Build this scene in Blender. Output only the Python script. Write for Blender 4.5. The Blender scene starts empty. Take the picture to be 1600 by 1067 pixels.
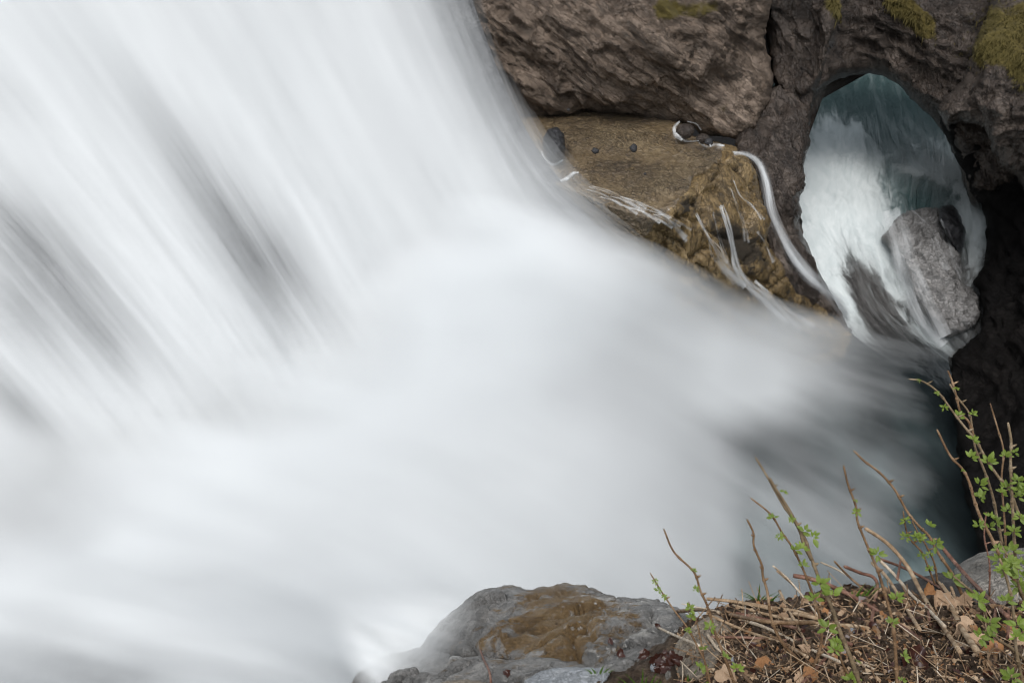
import bpy, math, random
import numpy as np
from mathutils import Vector

# ------------------------------------------------------------------ camera, sky, sun, exposure
scene = bpy.context.scene
W, H, LENS = 1600.0, 1067.0, 28.0
F = W * LENS / 36.0
PITCH = math.radians(35)
CAM = np.array([0.0, 0.0, 1.7])
cam_d = bpy.data.cameras.new("camera")
cam = bpy.data.objects.new("camera", cam_d)
scene.collection.objects.link(cam)
cam.location = CAM
cam.rotation_euler = (math.pi / 2 - PITCH, 0, 0)
cam_d.lens = LENS
cam_d.sensor_width = 36
cam_d.clip_start = 0.05
cam_d.clip_end = 500
scene.camera = cam

SUN_EL, SUN_AZ = math.radians(66), math.radians(200)      # high, from behind the viewer's left shoulder
world = bpy.data.worlds.new("World")
scene.world = world
world.use_nodes = True
wn, wl = world.node_tree.nodes, world.node_tree.links
wn.clear()
sky = wn.new("ShaderNodeTexSky")
sky.sky_type = 'NISHITA'
sky.sun_disc = False
sky.sun_elevation = SUN_EL
sky.sun_rotation = SUN_AZ
sky.air_density = 1.0
sky.dust_density = 3.0
hs = wn.new("ShaderNodeHueSaturation")
hs.inputs['Saturation'].default_value = 0.30
hs.inputs['Hue'].default_value = 0.475
bg = wn.new("ShaderNodeBackground")
bg.inputs['Strength'].default_value = 0.13
wo = wn.new("ShaderNodeOutputWorld")
wl.new(sky.outputs[0], hs.inputs['Color'])
wl.new(hs.outputs[0], bg.inputs['Color'])
wl.new(bg.outputs[0], wo.inputs['Surface'])

sun_d = bpy.data.lights.new("sun", 'SUN')
sun_d.energy = 1.15
sun_d.angle = math.radians(38)
sun_d.color = (1.0, 0.975, 0.94)
sun = bpy.data.objects.new("sun", sun_d)
scene.collection.objects.link(sun)
sdir = Vector((math.sin(SUN_AZ) * math.cos(SUN_EL), math.cos(SUN_AZ) * math.cos(SUN_EL), math.sin(SUN_EL)))
sun.rotation_euler = (-sdir).to_track_quat('-Z', 'Y').to_euler()

scene.view_settings.view_transform = 'Standard'
scene.view_settings.look = 'None'
scene.view_settings.gamma = 1.0
scene.view_settings.exposure = 0.44
scene.render.engine = 'CYCLES'
cy = scene.cycles
cy.use_denoising = True
cy.denoising_input_passes = 'RGB'
cy.use_adaptive_sampling = False
cy.filter_width = 1.2
cy.max_bounces = 8
cy.diffuse_bounces = 4
cy.transparent_max_bounces = 24
cy.sample_clamp_indirect = 6.0

# ------------------------------------------------------------------ numeric helpers
rng = np.random.default_rng(7)
random.seed(7)
cp, sp = math.cos(PITCH), math.sin(PITCH)

def at(px, py, d):
    """photo pixel + view depth (m) -> world point(s)"""
    a = (np.asarray(px, float) - W / 2) / F
    b = (H / 2 - np.asarray(py, float)) / F
    d = np.asarray(d, float)
    return np.stack([a * d + 0 * b, d * (cp + b * sp), d * (-sp + b * cp)], -1) + CAM

def zdepth(py, z):
    """view depth at which the ray of row py meets height z"""
    b = (H / 2 - np.asarray(py, float)) / F
    return (CAM[2] - z) / (sp - b * cp)

_perm = rng.permutation(256)
_perm = np.concatenate([_perm, _perm, _perm])
_grad = rng.normal(size=(256, 3))
_grad /= np.linalg.norm(_grad, axis=1)[:, None]

def perlin(p):
    p = np.asarray(p, float)
    i = np.floor(p).astype(int)
    f = p - i
    i &= 255
    w = f * f * f * (f * (f * 6 - 15) + 10)
    out = 0
    for dx in (0, 1):
        for dy in (0, 1):
            for dz in (0, 1):
                h = _perm[_perm[_perm[i[..., 0] + dx] + i[..., 1] + dy] + i[..., 2] + dz]
                g = _grad[h]
                dot = g[..., 0] * (f[..., 0] - dx) + g[..., 1] * (f[..., 1] - dy) + g[..., 2] * (f[..., 2] - dz)
                ww = (w[..., 0] if dx else 1 - w[..., 0]) * (w[..., 1] if dy else 1 - w[..., 1]) * (w[..., 2] if dz else 1 - w[..., 2])
                out = out + ww * dot
    return out * 1.5

def fbm(p, octv=4, gain=0.5):
    s, a, q = 0, 1.0, np.asarray(p, float)
    for _ in range(octv):
        s = s + a * perlin(q)
        q = q * 2.03 + 17.3
        a *= gain
    return s

def ridged(p, octv=4, gain=0.5):
    s, a, q = 0, 1.0, np.asarray(p, float)
    for _ in range(octv):
        s = s + a * (1 - np.abs(perlin(q)) * 2)
        q = q * 2.1 + 9.7
        a *= gain
    return s

def cells(p):
    """Worley: F1, F2-F1 and a random value per cell"""
    p = np.asarray(p, float)
    i = np.floor(p).astype(int)
    f1 = np.full(p.shape[:-1], 9.0)
    f2 = f1.copy()
    idv = np.zeros(p.shape[:-1])
    for dx in (-1, 0, 1):
        for dy in (-1, 0, 1):
            for dz in (-1, 0, 1):
                c = i + (dx, dy, dz)
                h = _perm[_perm[_perm[c[..., 0] & 255] + (c[..., 1] & 255)] + (c[..., 2] & 255)]
                o = c + 0.5 + 0.38 * _grad[h]
                dd = np.linalg.norm(p - o, axis=-1)
                nearer = dd < f1
                f2 = np.where(nearer, f1, np.minimum(f2, dd))
                idv = np.where(nearer, h / 255.0, idv)
                f1 = np.where(nearer, dd, f1)
    return f1, f2 - f1, idv

def sstep(a, b, x):
    t = np.clip((np.asarray(x, float) - a) / (b - a), 0, 1)
    return t * t * (3 - 2 * t)

def gau(x, y, cx, cy_, sl, sw, ang=0):
    """soft elongated spot in photo pixels; ang = direction of its length, degrees, y down"""
    c, s = math.cos(math.radians(ang)), math.sin(math.radians(ang))
    u = (x - cx) * c + (y - cy_) * s
    v = -(x - cx) * s + (y - cy_) * c
    return np.exp(-0.5 * ((u / sl) ** 2 + (v / sw) ** 2))

def tps(pts):
    P = np.array(pts, float)
    xy, val = P[:, :2] / 100, P[:, 2]
    n = len(P)
    def k(r2):
        return 0.5 * r2 * np.log(np.maximum(r2, 1e-12))
    r2 = ((xy[:, None] - xy[None]) ** 2).sum(-1)
    A = np.zeros((n + 3, n + 3))
    A[:n, :n] = k(r2) + 1e-4 * np.eye(n)
    A[:n, n] = 1
    A[:n, n + 1:] = xy
    A[n:, :n] = A[:n, n:].T
    sol = np.linalg.lstsq(A, np.concatenate([val, np.zeros(3)]), rcond=None)[0]
    def f(px, py):
        px, py = np.broadcast_arrays(np.asarray(px, float) / 100, np.asarray(py, float) / 100)
        q = np.stack([px.ravel(), py.ravel()], -1)
        r2 = ((q[:, None] - xy[None]) ** 2).sum(-1)
        v = k(r2) @ sol[:n] + sol[n] + q @ sol[n + 1:]
        return v.reshape(px.shape)
    return f

def spline(P, n):
    """Catmull-Rom resample of rows of P (k,dim) to n samples"""
    P = np.asarray(P, float)
    k = len(P)
    t = np.linspace(0, k - 1, n)
    i = np.clip(t.astype(int), 0, k - 2)
    f = (t - i).reshape((-1,) + (1,) * (P.ndim - 1))
    ext = np.concatenate([[2 * P[0] - P[1]], P, [2 * P[-1] - P[-2]]])
    p0, p1, p2, p3 = ext[i], ext[i + 1], ext[i + 2], ext[i + 3]
    return 0.5 * (2 * p1 + (p2 - p0) * f + (2 * p0 - 5 * p1 + 4 * p2 - p3) * f ** 2 + (3 * p1 - p0 - 3 * p2 + p3) * f ** 3)

# ------------------------------------------------------------------ object helpers
def link(name, verts, faces, mat, origin=None, smooth=True, parent=None, uv=None, attrs=None):
    verts = np.asarray(verts, float)
    if parent is not None:
        origin = np.zeros(3)
    elif origin is None:
        origin = np.array([verts[:, 0].mean(), verts[:, 1].mean(), verts[:, 2].min()])
    me = bpy.data.meshes.new(name)
    me.from_pydata((verts - origin).tolist(), [], faces if isinstance(faces, list) else faces.tolist())
    me.validate()
    if smooth:
        me.polygons.foreach_set('use_smooth', np.ones(len(me.polygons), bool))
    if uv is not None:
        lay = me.uv_layers.new(name="UVMap")
        li = np.zeros(len(me.loops), int)
        me.loops.foreach_get('vertex_index', li)
        lay.data.foreach_set('uv', np.asarray(uv, np.float32)[li].ravel())
    for k, v in (attrs or {}).items():
        a = me.attributes.new(k, 'FLOAT', 'POINT')
        a.data.foreach_set('value', np.asarray(v, np.float32))
    me.materials.append(mat)
    me.update()
    o = bpy.data.objects.new(name, me)
    scene.collection.objects.link(o)
    o.location = origin
    if parent is not None:
        o.parent = parent
    return o

def thing(name, loc, label, cat, group=None):
    o = bpy.data.objects.new(name, None)
    scene.collection.objects.link(o)
    o.location = loc
    o.empty_display_size = 0.05
    return tag(o, label, cat, group)

def tag(o, label, cat, group=None):
    o['label'] = label
    o['category'] = cat
    if group:
        o['group'] = group
    return o

def struct(o):
    o['kind'] = 'structure'
    return o

def stuff(o):
    o['kind'] = 'stuff'
    return o

def vnormals(V, Q):
    n = np.zeros_like(V)
    a = np.cross(V[Q[:, 2]] - V[Q[:, 0]], V[Q[:, 3]] - V[Q[:, 1]])
    for k in range(4):
        np.add.at(n, Q[:, k], a)
    return n / np.maximum(np.linalg.norm(n, axis=1), 1e-9)[:, None]

def relief(name, poly, dpts, mat, step=3.0, R=25, rimd=0.6, back=2.0, disp=None, edge=3.0, efreq=0.02,
           attr=None, inset=0.7, rimpow=0.5):
    """a closed rock body: its seen side follows an outline and a depth surface, its rim rolls back, it has a back"""
    pl = np.array(poly, float)
    seg = []
    for a, b in zip(pl, np.roll(pl, -1, 0)):
        n = max(1, int(np.linalg.norm(b - a) / (step * 1.2)))
        seg.append(a + (b - a) * (np.arange(n) / n)[:, None])
    pl = np.concatenate(seg)
    if edge:
        q = np.concatenate([pl * efreq, np.full((len(pl), 1), len(name) * 3.7)], 1)
        pl = pl + edge * np.stack([fbm(q, 4, 0.45), fbm(q + 31.7, 4, 0.45)], -1)
    x0, y0 = pl.min(0) - 2 * step
    x1, y1 = pl.max(0) + 2 * step
    xs, ys = np.arange(x0, x1, step), np.arange(y0, y1, step)
    gx, gy = np.meshgrid(xs, ys)
    pts = np.stack([gx.ravel(), gy.ravel()], -1)
    A, B = pl, np.roll(pl, -1, 0)
    inside = np.zeros(len(pts), bool)
    for (ax, ay), (bx, by) in zip(A, B):
        if ay == by:
            continue
        c = (ay > pts[:, 1]) != (by > pts[:, 1])
        xi = ax + (pts[:, 1] - ay) * (bx - ax) / (by - ay)
        inside ^= c & (pts[:, 0] < xi)
    near = np.zeros_like(pts)
    dist = np.full(len(pts), 1e9)
    AB = B - A
    L2 = np.maximum((AB ** 2).sum(1), 1e-9)
    for c in range(0, len(pts), 4000):
        p = pts[c:c + 4000]
        t = np.clip(((p[:, None] - A[None]) * AB[None]).sum(-1) / L2[None], 0, 1)
        q = A[None] + t[..., None] * AB[None]
        d2 = ((p[:, None] - q) ** 2).sum(-1)
        j = d2.argmin(1)
        r = np.arange(len(p))
        near[c:c + 4000] = q[r, j]
        dist[c:c + 4000] = np.sqrt(d2[r, j])
    core = inside & (dist > 0.45 * step)
    ny, nx = gx.shape
    idx = np.arange(nx * ny).reshape(ny, nx)
    quads = np.stack([idx[:-1, :-1], idx[1:, :-1], idx[1:, 1:], idx[:-1, 1:]], -1).reshape(-1, 4)
    quads = quads[core[quads].any(1)]
    used = np.unique(quads)
    remap = -np.ones(nx * ny, int)
    remap[used] = np.arange(len(used))
    Q = remap[quads]
    p2 = np.where(core[used][:, None], pts[used], near[used])
    sd = np.where(core[used], dist[used], 0.0)
    fd = tps(dpts) if not callable(dpts) else dpts
    t = np.clip(1 - sd / R, 0, 1)
    d = fd(p2[:, 0], p2[:, 1]) + rimd * (1 - (1 - t ** 2) ** rimpow)
    V = at(p2[:, 0], p2[:, 1], d)
    if disp is not None:
        N = vnormals(V, Q)
        view = V - CAM
        flip = (N * view).sum(1) > 0
        N[flip] *= -1
        V = V + N * (disp(V, p2) * (0.25 + 0.75 * sstep(0, R, sd)))[:, None]
    # boundary -> skirt and back
    e = np.concatenate([Q[:, [0, 1]], Q[:, [1, 2]], Q[:, [2, 3]], Q[:, [3, 0]]])
    key = np.sort(e, 1)
    uq, inv, cnt = np.unique(key, axis=0, return_inverse=True, return_counts=True)
    be = e[cnt[inv.ravel()] == 1]
    bv = np.unique(be)
    bm_ = {int(v): i for i, v in enumerate(bv)}
    cen = V.mean(0)
    ray = (V[bv] - CAM) / np.linalg.norm(V[bv] - CAM, axis=1)[:, None]
    cray = (cen - CAM) / np.linalg.norm(cen - CAM)
    r1 = V[bv] + ray * back * 0.5
    c2 = cen + cray * back
    r2 = c2 + (V[bv] + ray * back - c2) * inset
    n0 = len(V)
    nb = len(bv)
    allv = np.concatenate([V, r1, r2, [c2]])
    faces = [list(map(int, f)) for f in Q]
    for a, b in be:
        ia, ib = bm_[int(a)], bm_[int(b)]
        faces.append([int(b), int(a), n0 + ia, n0 + ib])
        faces.append([n0 + ib, n0 + ia, n0 + nb + ia, n0 + nb + ib])
        faces.append([n0 + nb + ib, n0 + nb + ia, n0 + 2 * nb])
    at_ = {}
    if attr:
        for k, f in attr.items():
            v = f(p2[:, 0], p2[:, 1])
            at_[k] = np.concatenate([v, np.zeros(len(allv) - n0)])
    return link(name, allv, faces, mat, attrs=at_)

def sheet(name, ctrl, mat, nu=120, nv=240, dens=None, amp=None, wave=None, dz=0.0, uvs=(1, 1), extra=None):
    """a flowing surface: ctrl[flow line][stage] = (px, py, depth); u runs across, v along the flow"""
    C = np.array(ctrl, float)
    C[..., 2] += dz
    G = spline(C, nu)                                  # across
    G = spline(G.transpose(1, 0, 2), nv)               # along -> (nv, nu, 3)
    px, py, d = G[..., 0], G[..., 1], G[..., 2]
    u = np.broadcast_to(np.linspace(0, 1, nu)[None], px.shape)
    v = np.broadcast_to(np.linspace(0, 1, nv)[:, None], px.shape)
    if wave is not None:
        d = d + wave(u, v, px, py)
    V = at(px, py, d).reshape(-1, 3)
    idx = np.arange(nu * nv).reshape(nv, nu)
    Q = np.stack([idx[:-1, :-1], idx[1:, :-1], idx[1:, 1:], idx[:-1, 1:]], -1).reshape(-1, 4)
    at_ = {}
    if dens is not None:
        at_['dens'] = np.clip(dens(px, py, u, v), -0.5, 1.2).ravel()
    at_['amp'] = (amp(px, py, u, v) if amp is not None else np.zeros(px.shape)).ravel()
    for k, fn in (extra or {}).items():
        at_[k] = fn(px, py, u, v).ravel()
    uv = np.stack([u.ravel() * uvs[0], v.ravel() * uvs[1]], -1)
    return link(name, V, Q, mat, uv=uv, attrs=at_)

def ribbon(name, pts, mat, n=5, nu=16, nv=90, bulge=0.1, dens=None, amp=None, uvs=(1, 1)):
    """narrow stream: pts = (px, py, depth, half width px)"""
    P = spline(np.array(pts, float), 24)
    tg = np.gradient(P[:, :2], axis=0)
    tg /= np.maximum(np.linalg.norm(tg, axis=1), 1e-6)[:, None]
    nrm = np.stack([-tg[:, 1], tg[:, 0]], -1)
    ctrl = []
    for s in np.linspace(-1, 1, n):
        c = np.concatenate([P[:, :2] + nrm * P[:, 3:4] * s, P[:, 2:3] - bulge * (1 - s * s)], 1)
        ctrl.append(c)
    return sheet(name, ctrl, mat, nu, nv, dens, amp, None, 0, uvs)

# ------------------------------------------------------------------ materials
class NT:
    def __init__(self, name):
        self.m = bpy.data.materials.new(name)
        self.m.use_nodes = True
        self.t = self.m.node_tree
        self.t.nodes.clear()
        self.out = self.t.nodes.new("ShaderNodeOutputMaterial")
    def n(self, kind, **kw):
        nd = self.t.nodes.new("ShaderNode" + kind)
        ins = kw.pop('ins', {})
        for k, v in kw.items():
            setattr(nd, k, v)
        for k, v in ins.items():
            self.set(nd, k, v)
        return nd
    def set(self, nd, k, v):
        s = nd.inputs[k]
        if isinstance(v, bpy.types.NodeSocket):
            self.t.links.new(v, s)
        elif isinstance(v, bpy.types.Node):
            self.t.links.new(v.outputs[0], s)
        else:
            if isinstance(v, tuple) and len(v) == 3 and s.type == 'RGBA':
                v = v + (1.0,)
            s.default_value = v
    def coord(self, kind='Object', scale=(1, 1, 1), rot=(0, 0, 0), loc=(0, 0, 0)):
        tc = self.n('TexCoord')
        mp = self.n('Mapping', ins={'Vector': tc.outputs[kind], 'Scale': scale, 'Rotation': rot, 'Location': loc})
        return mp.outputs[0]
    def noise(self, vec, scale=1.0, detail=6, rough=0.55, dist=0.0, lac=2.0):
        return self.n('TexNoise', ins={'Vector': vec, 'Scale': scale, 'Detail': detail, 'Roughness': rough, 'Distortion': dist, 'Lacunarity': lac}).outputs[0]
    def vor(self, vec, scale=1.0, feature='F1', out='Distance', rand=1.0):
        return self.n('TexVoronoi', feature=feature, ins={'Vector': vec, 'Scale': scale, 'Randomness': rand}).outputs[out]
    def ramp(self, fac, stops):
        nd = self.n('ValToRGB', ins={'Fac': fac})
        cr = nd.color_ramp
        while len(cr.elements) < len(stops):
            cr.elements.new(0.5)
        for e, (p, c) in zip(cr.elements, stops):
            e.position = p
            e.color = (c, c, c, 1) if isinstance(c, (int, float)) else tuple(c) + (1,)
        return nd.outputs[0]
    def math(self, op, a, b=0.0, clamp=False):
        return self.n('Math', operation=op, use_clamp=clamp, ins={0: a, 1: b}).outputs[0]
    def mix(self, fac, a, b, blend='MIX'):
        nd = self.n('Mix', data_type='RGBA', blend_type=blend)
        self.set(nd, 0, fac)
        self.set(nd, 6, a)
        self.set(nd, 7, b)
        return nd.outputs[2]
    def attr(self, name):
        return self.n('Attribute', attribute_name=name).outputs['Fac']
    def bump(self, h, dist=0.05, strength=1.0, normal=None):
        ins = {'Height': h, 'Distance': dist, 'Strength': strength}
        if normal is not None:
            ins['Normal'] = normal
        return self.n('Bump', ins=ins).outputs[0]
    def done(self, sh):
        self.t.links.new(sh if isinstance(sh, bpy.types.NodeSocket) else sh.outputs[0], self.out.inputs['Surface'])
        return self.m
    def pbr(self, col, rough=0.6, normal=None, spec=0.5, **kw):
        ins = {'Base Color': col, 'Roughness': rough, 'Specular IOR Level': spec}
        if normal is not None:
            ins['Normal'] = normal
        ins.update(kw)
        return self.n('BsdfPrincipled', ins=ins)

def rock_mat(name, dark, mid, light, scale=1.0, rough=(0.35, 0.7), stretch=(1, 1, 1), rot=(0, 0, 0), bump=0.06,
             crack=0.5, moss=None, moss_shade_col=(0.11, 0.085, 0.018), spec=0.5, fine=1.0, shingle=0.0):
    b = NT(name)
    c = b.coord('Object', (scale,) * 3)
    cs = b.n('Mapping', ins={'Vector': b.coord('Object', (1, 1, 1), rot), 'Scale': tuple(scale * s for s in stretch)}).outputs[0]
    n1 = b.noise(c, 0.55, 5, 0.6, 0.4)
    n2 = b.noise(cs, 2.2, 9, 0.68, 0.8)
    n3 = b.noise(c, 18 * fine, 6, 0.7)
    s = b.math('ADD', b.math('MULTIPLY', n1, 0.45), b.math('MULTIPLY', n2, 0.55))
    col = b.ramp(s, [(0.36, dark), (0.5, mid), (0.66, light)])
    col = b.mix(0.75, col, b.ramp(n3, [(0.3, 0.42), (0.52, 1.0), (0.75, 1.45)]), 'MULTIPLY')
    cr = b.noise(cs, 1.6, 7, 0.6, 1.2)
    ck = b.ramp(b.math('ABSOLUTE', b.math('SUBTRACT', cr, 0.5)), [(0.0, 0.0), (0.03, 1.0)])
    cr2 = b.noise(cs, 4.3, 5, 0.6, 1.5)
    ck2 = b.ramp(b.math('ABSOLUTE', b.math('SUBTRACT', cr2, 0.5)), [(0.0, 0.0), (0.025, 1.0)])
    ckm = b.math('MULTIPLY', ck, ck2)
    col = b.mix(b.math('MULTIPLY', b.math('SUBTRACT', 1.0, ckm), crack), col, tuple(0.35 * v for v in dark))
    h = b.math('ADD', b.math('MULTIPLY', n2, 1.6), b.math('MULTIPLY', n3, 0.28))
    h = b.math('ADD', h, b.math('MULTIPLY', ckm, 0.16))
    if shingle:
        sv = b.vor(b.n('VectorMath', operation='ADD', ins={0: cs, 1: b.n('TexNoise', ins={'Vector': c, 'Scale': 3.0, 'Detail': 3.0}).outputs[1]}).outputs[0], 5.0 * fine, 'F1')
        h = b.math('ADD', h, b.math('MULTIPLY', sv, shingle))
    rg = b.n('MapRange', ins={'Value': n3, 3: rough[0], 4: rough[1]}).outputs[0]
    if moss is not None:
        geo = b.n('NewGeometry')
        nz = b.n('SeparateXYZ', ins={0: geo.outputs['Normal']}).outputs[2]
        mk = b.math('ADD', b.math('MULTIPLY', nz, 0.5), b.noise(c, 1.4, 5, 0.6))
        if moss == 'attr':
            mk = b.math('ADD', b.attr('moss'), b.math('MULTIPLY', b.math('SUBTRACT', b.noise(c, 2.6, 6, 0.65), 0.5), 1.1))
            mk = b.ramp(mk, [(0.45, 0.0), (0.62, 1.0)])
        else:
            mk = b.ramp(mk, [(moss, 0.0), (moss + 0.12, 1.0)])
        mc = b.mix(b.noise(c, 9, 4), tuple(0.45 * v for v in moss_shade_col), tuple(1.5 * v for v in moss_shade_col))
        col = b.mix(mk, col, mc)
        h = b.math('ADD', h, b.math('MULTIPLY', b.math('MULTIPLY', mk, b.noise(c, 26, 4)), 0.5))
        rg = b.math('MAXIMUM', rg, b.math('MULTIPLY', mk, 0.9))
    return b.done(b.pbr(col, rg, b.bump(h, bump / scale), spec))

# wet rock of the gorge; cave and spur colours carry shade
M_cliff = rock_mat('wet_brown_cliff', (0.062, 0.045, 0.033), (0.185, 0.138, 0.103), (0.33, 0.255, 0.198), 1.0, (0.2, 0.45),
                   (0.45, 1, 2.2), (0, -0.65, 0), 0.075, 0.6, 'attr', shingle=0.3)
M_dark = rock_mat('dark_wet_shaded_rock', (0.02, 0.015, 0.012), (0.066, 0.050, 0.040), (0.155, 0.123, 0.10), 1.0, (0.22, 0.5),
                  (0.5, 1, 1.5), (0, -1.15, 0), 0.075, 0.6, 'attr', shingle=0.3)  # dark wet rock; on the spur the tone also stands in for shade
M_cave = rock_mat('shade_black_cave_rock', (0.003, 0.0025, 0.0025), (0.006, 0.005, 0.0047), (0.012, 0.010, 0.009), 0.8, (0.6, 0.85),
                  (1, 1, 1), (0, 0, 0), 0.06, 0.5, spec=0.15)  # near-black base colour stands in for the cavern's shade
M_bed = rock_mat('grey_fall_rock', (0.05, 0.05, 0.055), (0.10, 0.10, 0.105), (0.17, 0.17, 0.17), 0.8, (0.4, 0.7), (1, 1, 1), (0, 0, 0), 0.1, 0.4)
M_grey = rock_mat('wet_grey_rock', (0.10, 0.096, 0.092), (0.25, 0.243, 0.236), (0.44, 0.43, 0.42), 1.5, (0.2, 0.5), (1, 1, 1.6), (0, 0.4, 0), 0.055, 0.5, shingle=0.15)
M_ochre = rock_mat('ochre_wet_rock', (0.055, 0.036, 0.015), (0.20, 0.135, 0.058), (0.38, 0.275, 0.14), 1.5, (0.15, 0.45), (1.4, 1, 0.7), (0, 0, 0), 0.045, 0.8, 'attr', (0.028, 0.02, 0.011))
M_black = rock_mat('black_boulder', (0.014, 0.014, 0.016), (0.035, 0.035, 0.038), (0.075, 0.075, 0.08), 3.0, (0.2, 0.45))

def mat_ledge():
    b = NT('ochre_ledge_water')
    c = b.coord()
    n1 = b.noise(c, 0.7, 5, 0.6, 0.5)
    n2 = b.noise(b.coord('Object', (1.5, 0.7, 1)), 6, 6, 0.65)
    col = b.ramp(b.math('ADD', b.math('MULTIPLY', n1, 0.6), b.math('MULTIPLY', n2, 0.4)),
                 [(0.36, (0.075, 0.05, 0.024)), (0.5, (0.155, 0.106, 0.05)), (0.66, (0.26, 0.19, 0.10))])
    rip = b.noise(b.coord('Object', (1.7, 0.75, 1)), 5.0, 2, 0.4, 2.2)
    rip2 = b.noise(b.coord('Object', (1.6, 0.8, 1)), 13, 1, 0.4, 1.2)
    side = b.noise(c, 0.45, 2, 0.5)
    h = b.math('MULTIPLY', b.math('ADD', rip, b.math('MULTIPLY', rip2, 0.2)), b.ramp(side, [(0.38, 0.25), (0.6, 1.0)]))
    return b.done(b.pbr(col, b.math('MULTIPLY_ADD', n2, 0.15), b.bump(h, 0.40), 0.9, **{'Coat Weight': 1.0, 'Coat Roughness': 0.06}))
M_ledge = mat_ledge()

def mat_veil(name, su, sv, su2, sv2, white=(0.855, 0.885, 0.90), trans=0.3):
    """silky water: white foam whose density decides how much of what lies behind shows through"""
    b = NT(name)
    a = b.noise(b.coord('UV', (su, sv, 1), (0, 0, 0.05)), 1.0, 5, 0.6, 0.35)
    f = b.noise(b.coord('UV', (su2, sv2, 1)), 1.0, 5, 0.6, 0.1)
    n = b.math('ADD', b.math('MULTIPLY', a, 0.55), b.math('MULTIPLY', f, 0.6))
    n = b.math('MULTIPLY', b.math('SUBTRACT', n, 0.575), b.attr('amp'))
    fac = b.math('ADD', b.attr('dens'), n, True)
    df = b.n('BsdfDiffuse', ins={'Color': white})
    tr = b.n('BsdfTranslucent', ins={'Color': white})
    foam = b.n('MixShader', ins={0: trans, 1: df.outputs[0], 2: tr.outputs[0]})
    tp = b.n('BsdfTransparent')
    return b.done(b.n('MixShader', ins={0: fac, 1: tp.outputs[0], 2: foam.outputs[0]}))
M_fall = mat_veil('falling_water', 9, 1.9, 70, 2.6)
M_run = mat_veil('runout_water', 6, 2.2, 26, 3.2)
M_thread = mat_veil('water_threads', 4, 1.3, 12, 2.5)
M_spray = mat_veil('spray_water', 10, 1.5, 50, 2.5)

def mat_river():
    b = NT('river_water')
    uvw = b.n('VectorMath', operation='ADD', ins={0: b.coord('UV', (15, 8, 1)), 1: b.n('VectorMath', operation='SCALE', ins={0: b.n('TexNoise', ins={'Vector': b.coord('UV', (5, 5, 1)), 'Scale': 1.0, 'Detail': 4.0}).outputs[1], 'Scale': 3.6}).outputs[0]}).outputs[0]
    n = b.noise(uvw, 1.0, 6, 0.6, 0.7)
    st = b.noise(b.coord('UV', (34, 7, 1)), 1.0, 5, 0.6, 0.9)
    nn = b.math('SUBTRACT', b.math('ADD', b.math('MULTIPLY', n, 0.7), b.math('MULTIPLY', st, 0.3)), 0.5)
    fac = b.math('ADD', b.attr('dens'), b.math('MULTIPLY', nn, b.attr('amp')), True)
    fac = b.ramp(fac, [(0.0, 0.0), (0.3, 0.12), (0.62, 0.7), (1.0, 1.0)])
    teal = b.mix(n, (0.025, 0.056, 0.06), (0.115, 0.175, 0.172))
    teal = b.mix(b.attr('grey'), teal, b.mix(n, (0.035, 0.034, 0.033), (0.10, 0.097, 0.094)))
    deep = b.pbr(teal, 0.25, b.bump(b.math('ADD', n, st), 0.12), 0.3)
    foam = b.n('BsdfDiffuse', ins={'Color': b.mix(b.noise(uvw, 2.6, 7, 0.7, 0.5), (0.38, 0.45, 0.46), (0.86, 0.90, 0.90))})
    wat = b.n('MixShader', ins={0: fac, 1: deep.outputs[0], 2: foam.outputs[0]})
    return b.done(b.n('MixShader', ins={0: b.attr('solid'), 1: b.n('BsdfTransparent').outputs[0], 2: wat.outputs[0]}))
M_river = mat_river()

def mat_pool():
    b = NT('teal_pool_water')
    c = b.coord('Object', (1, 0.5, 1), (0, 0, 0.7))
    n = b.noise(c, 0.5, 4, 0.5, 0.6)
    col = b.ramp(n, [(0.35, (0.02, 0.027, 0.029)), (0.55, (0.06, 0.082, 0.086)), (0.72, (0.17, 0.22, 0.225))])
    return b.done(b.pbr(col, 0.35, b.bump(b.noise(c, 1.2, 3), 0.1), 0.4))
M_pool = mat_pool()

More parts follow.
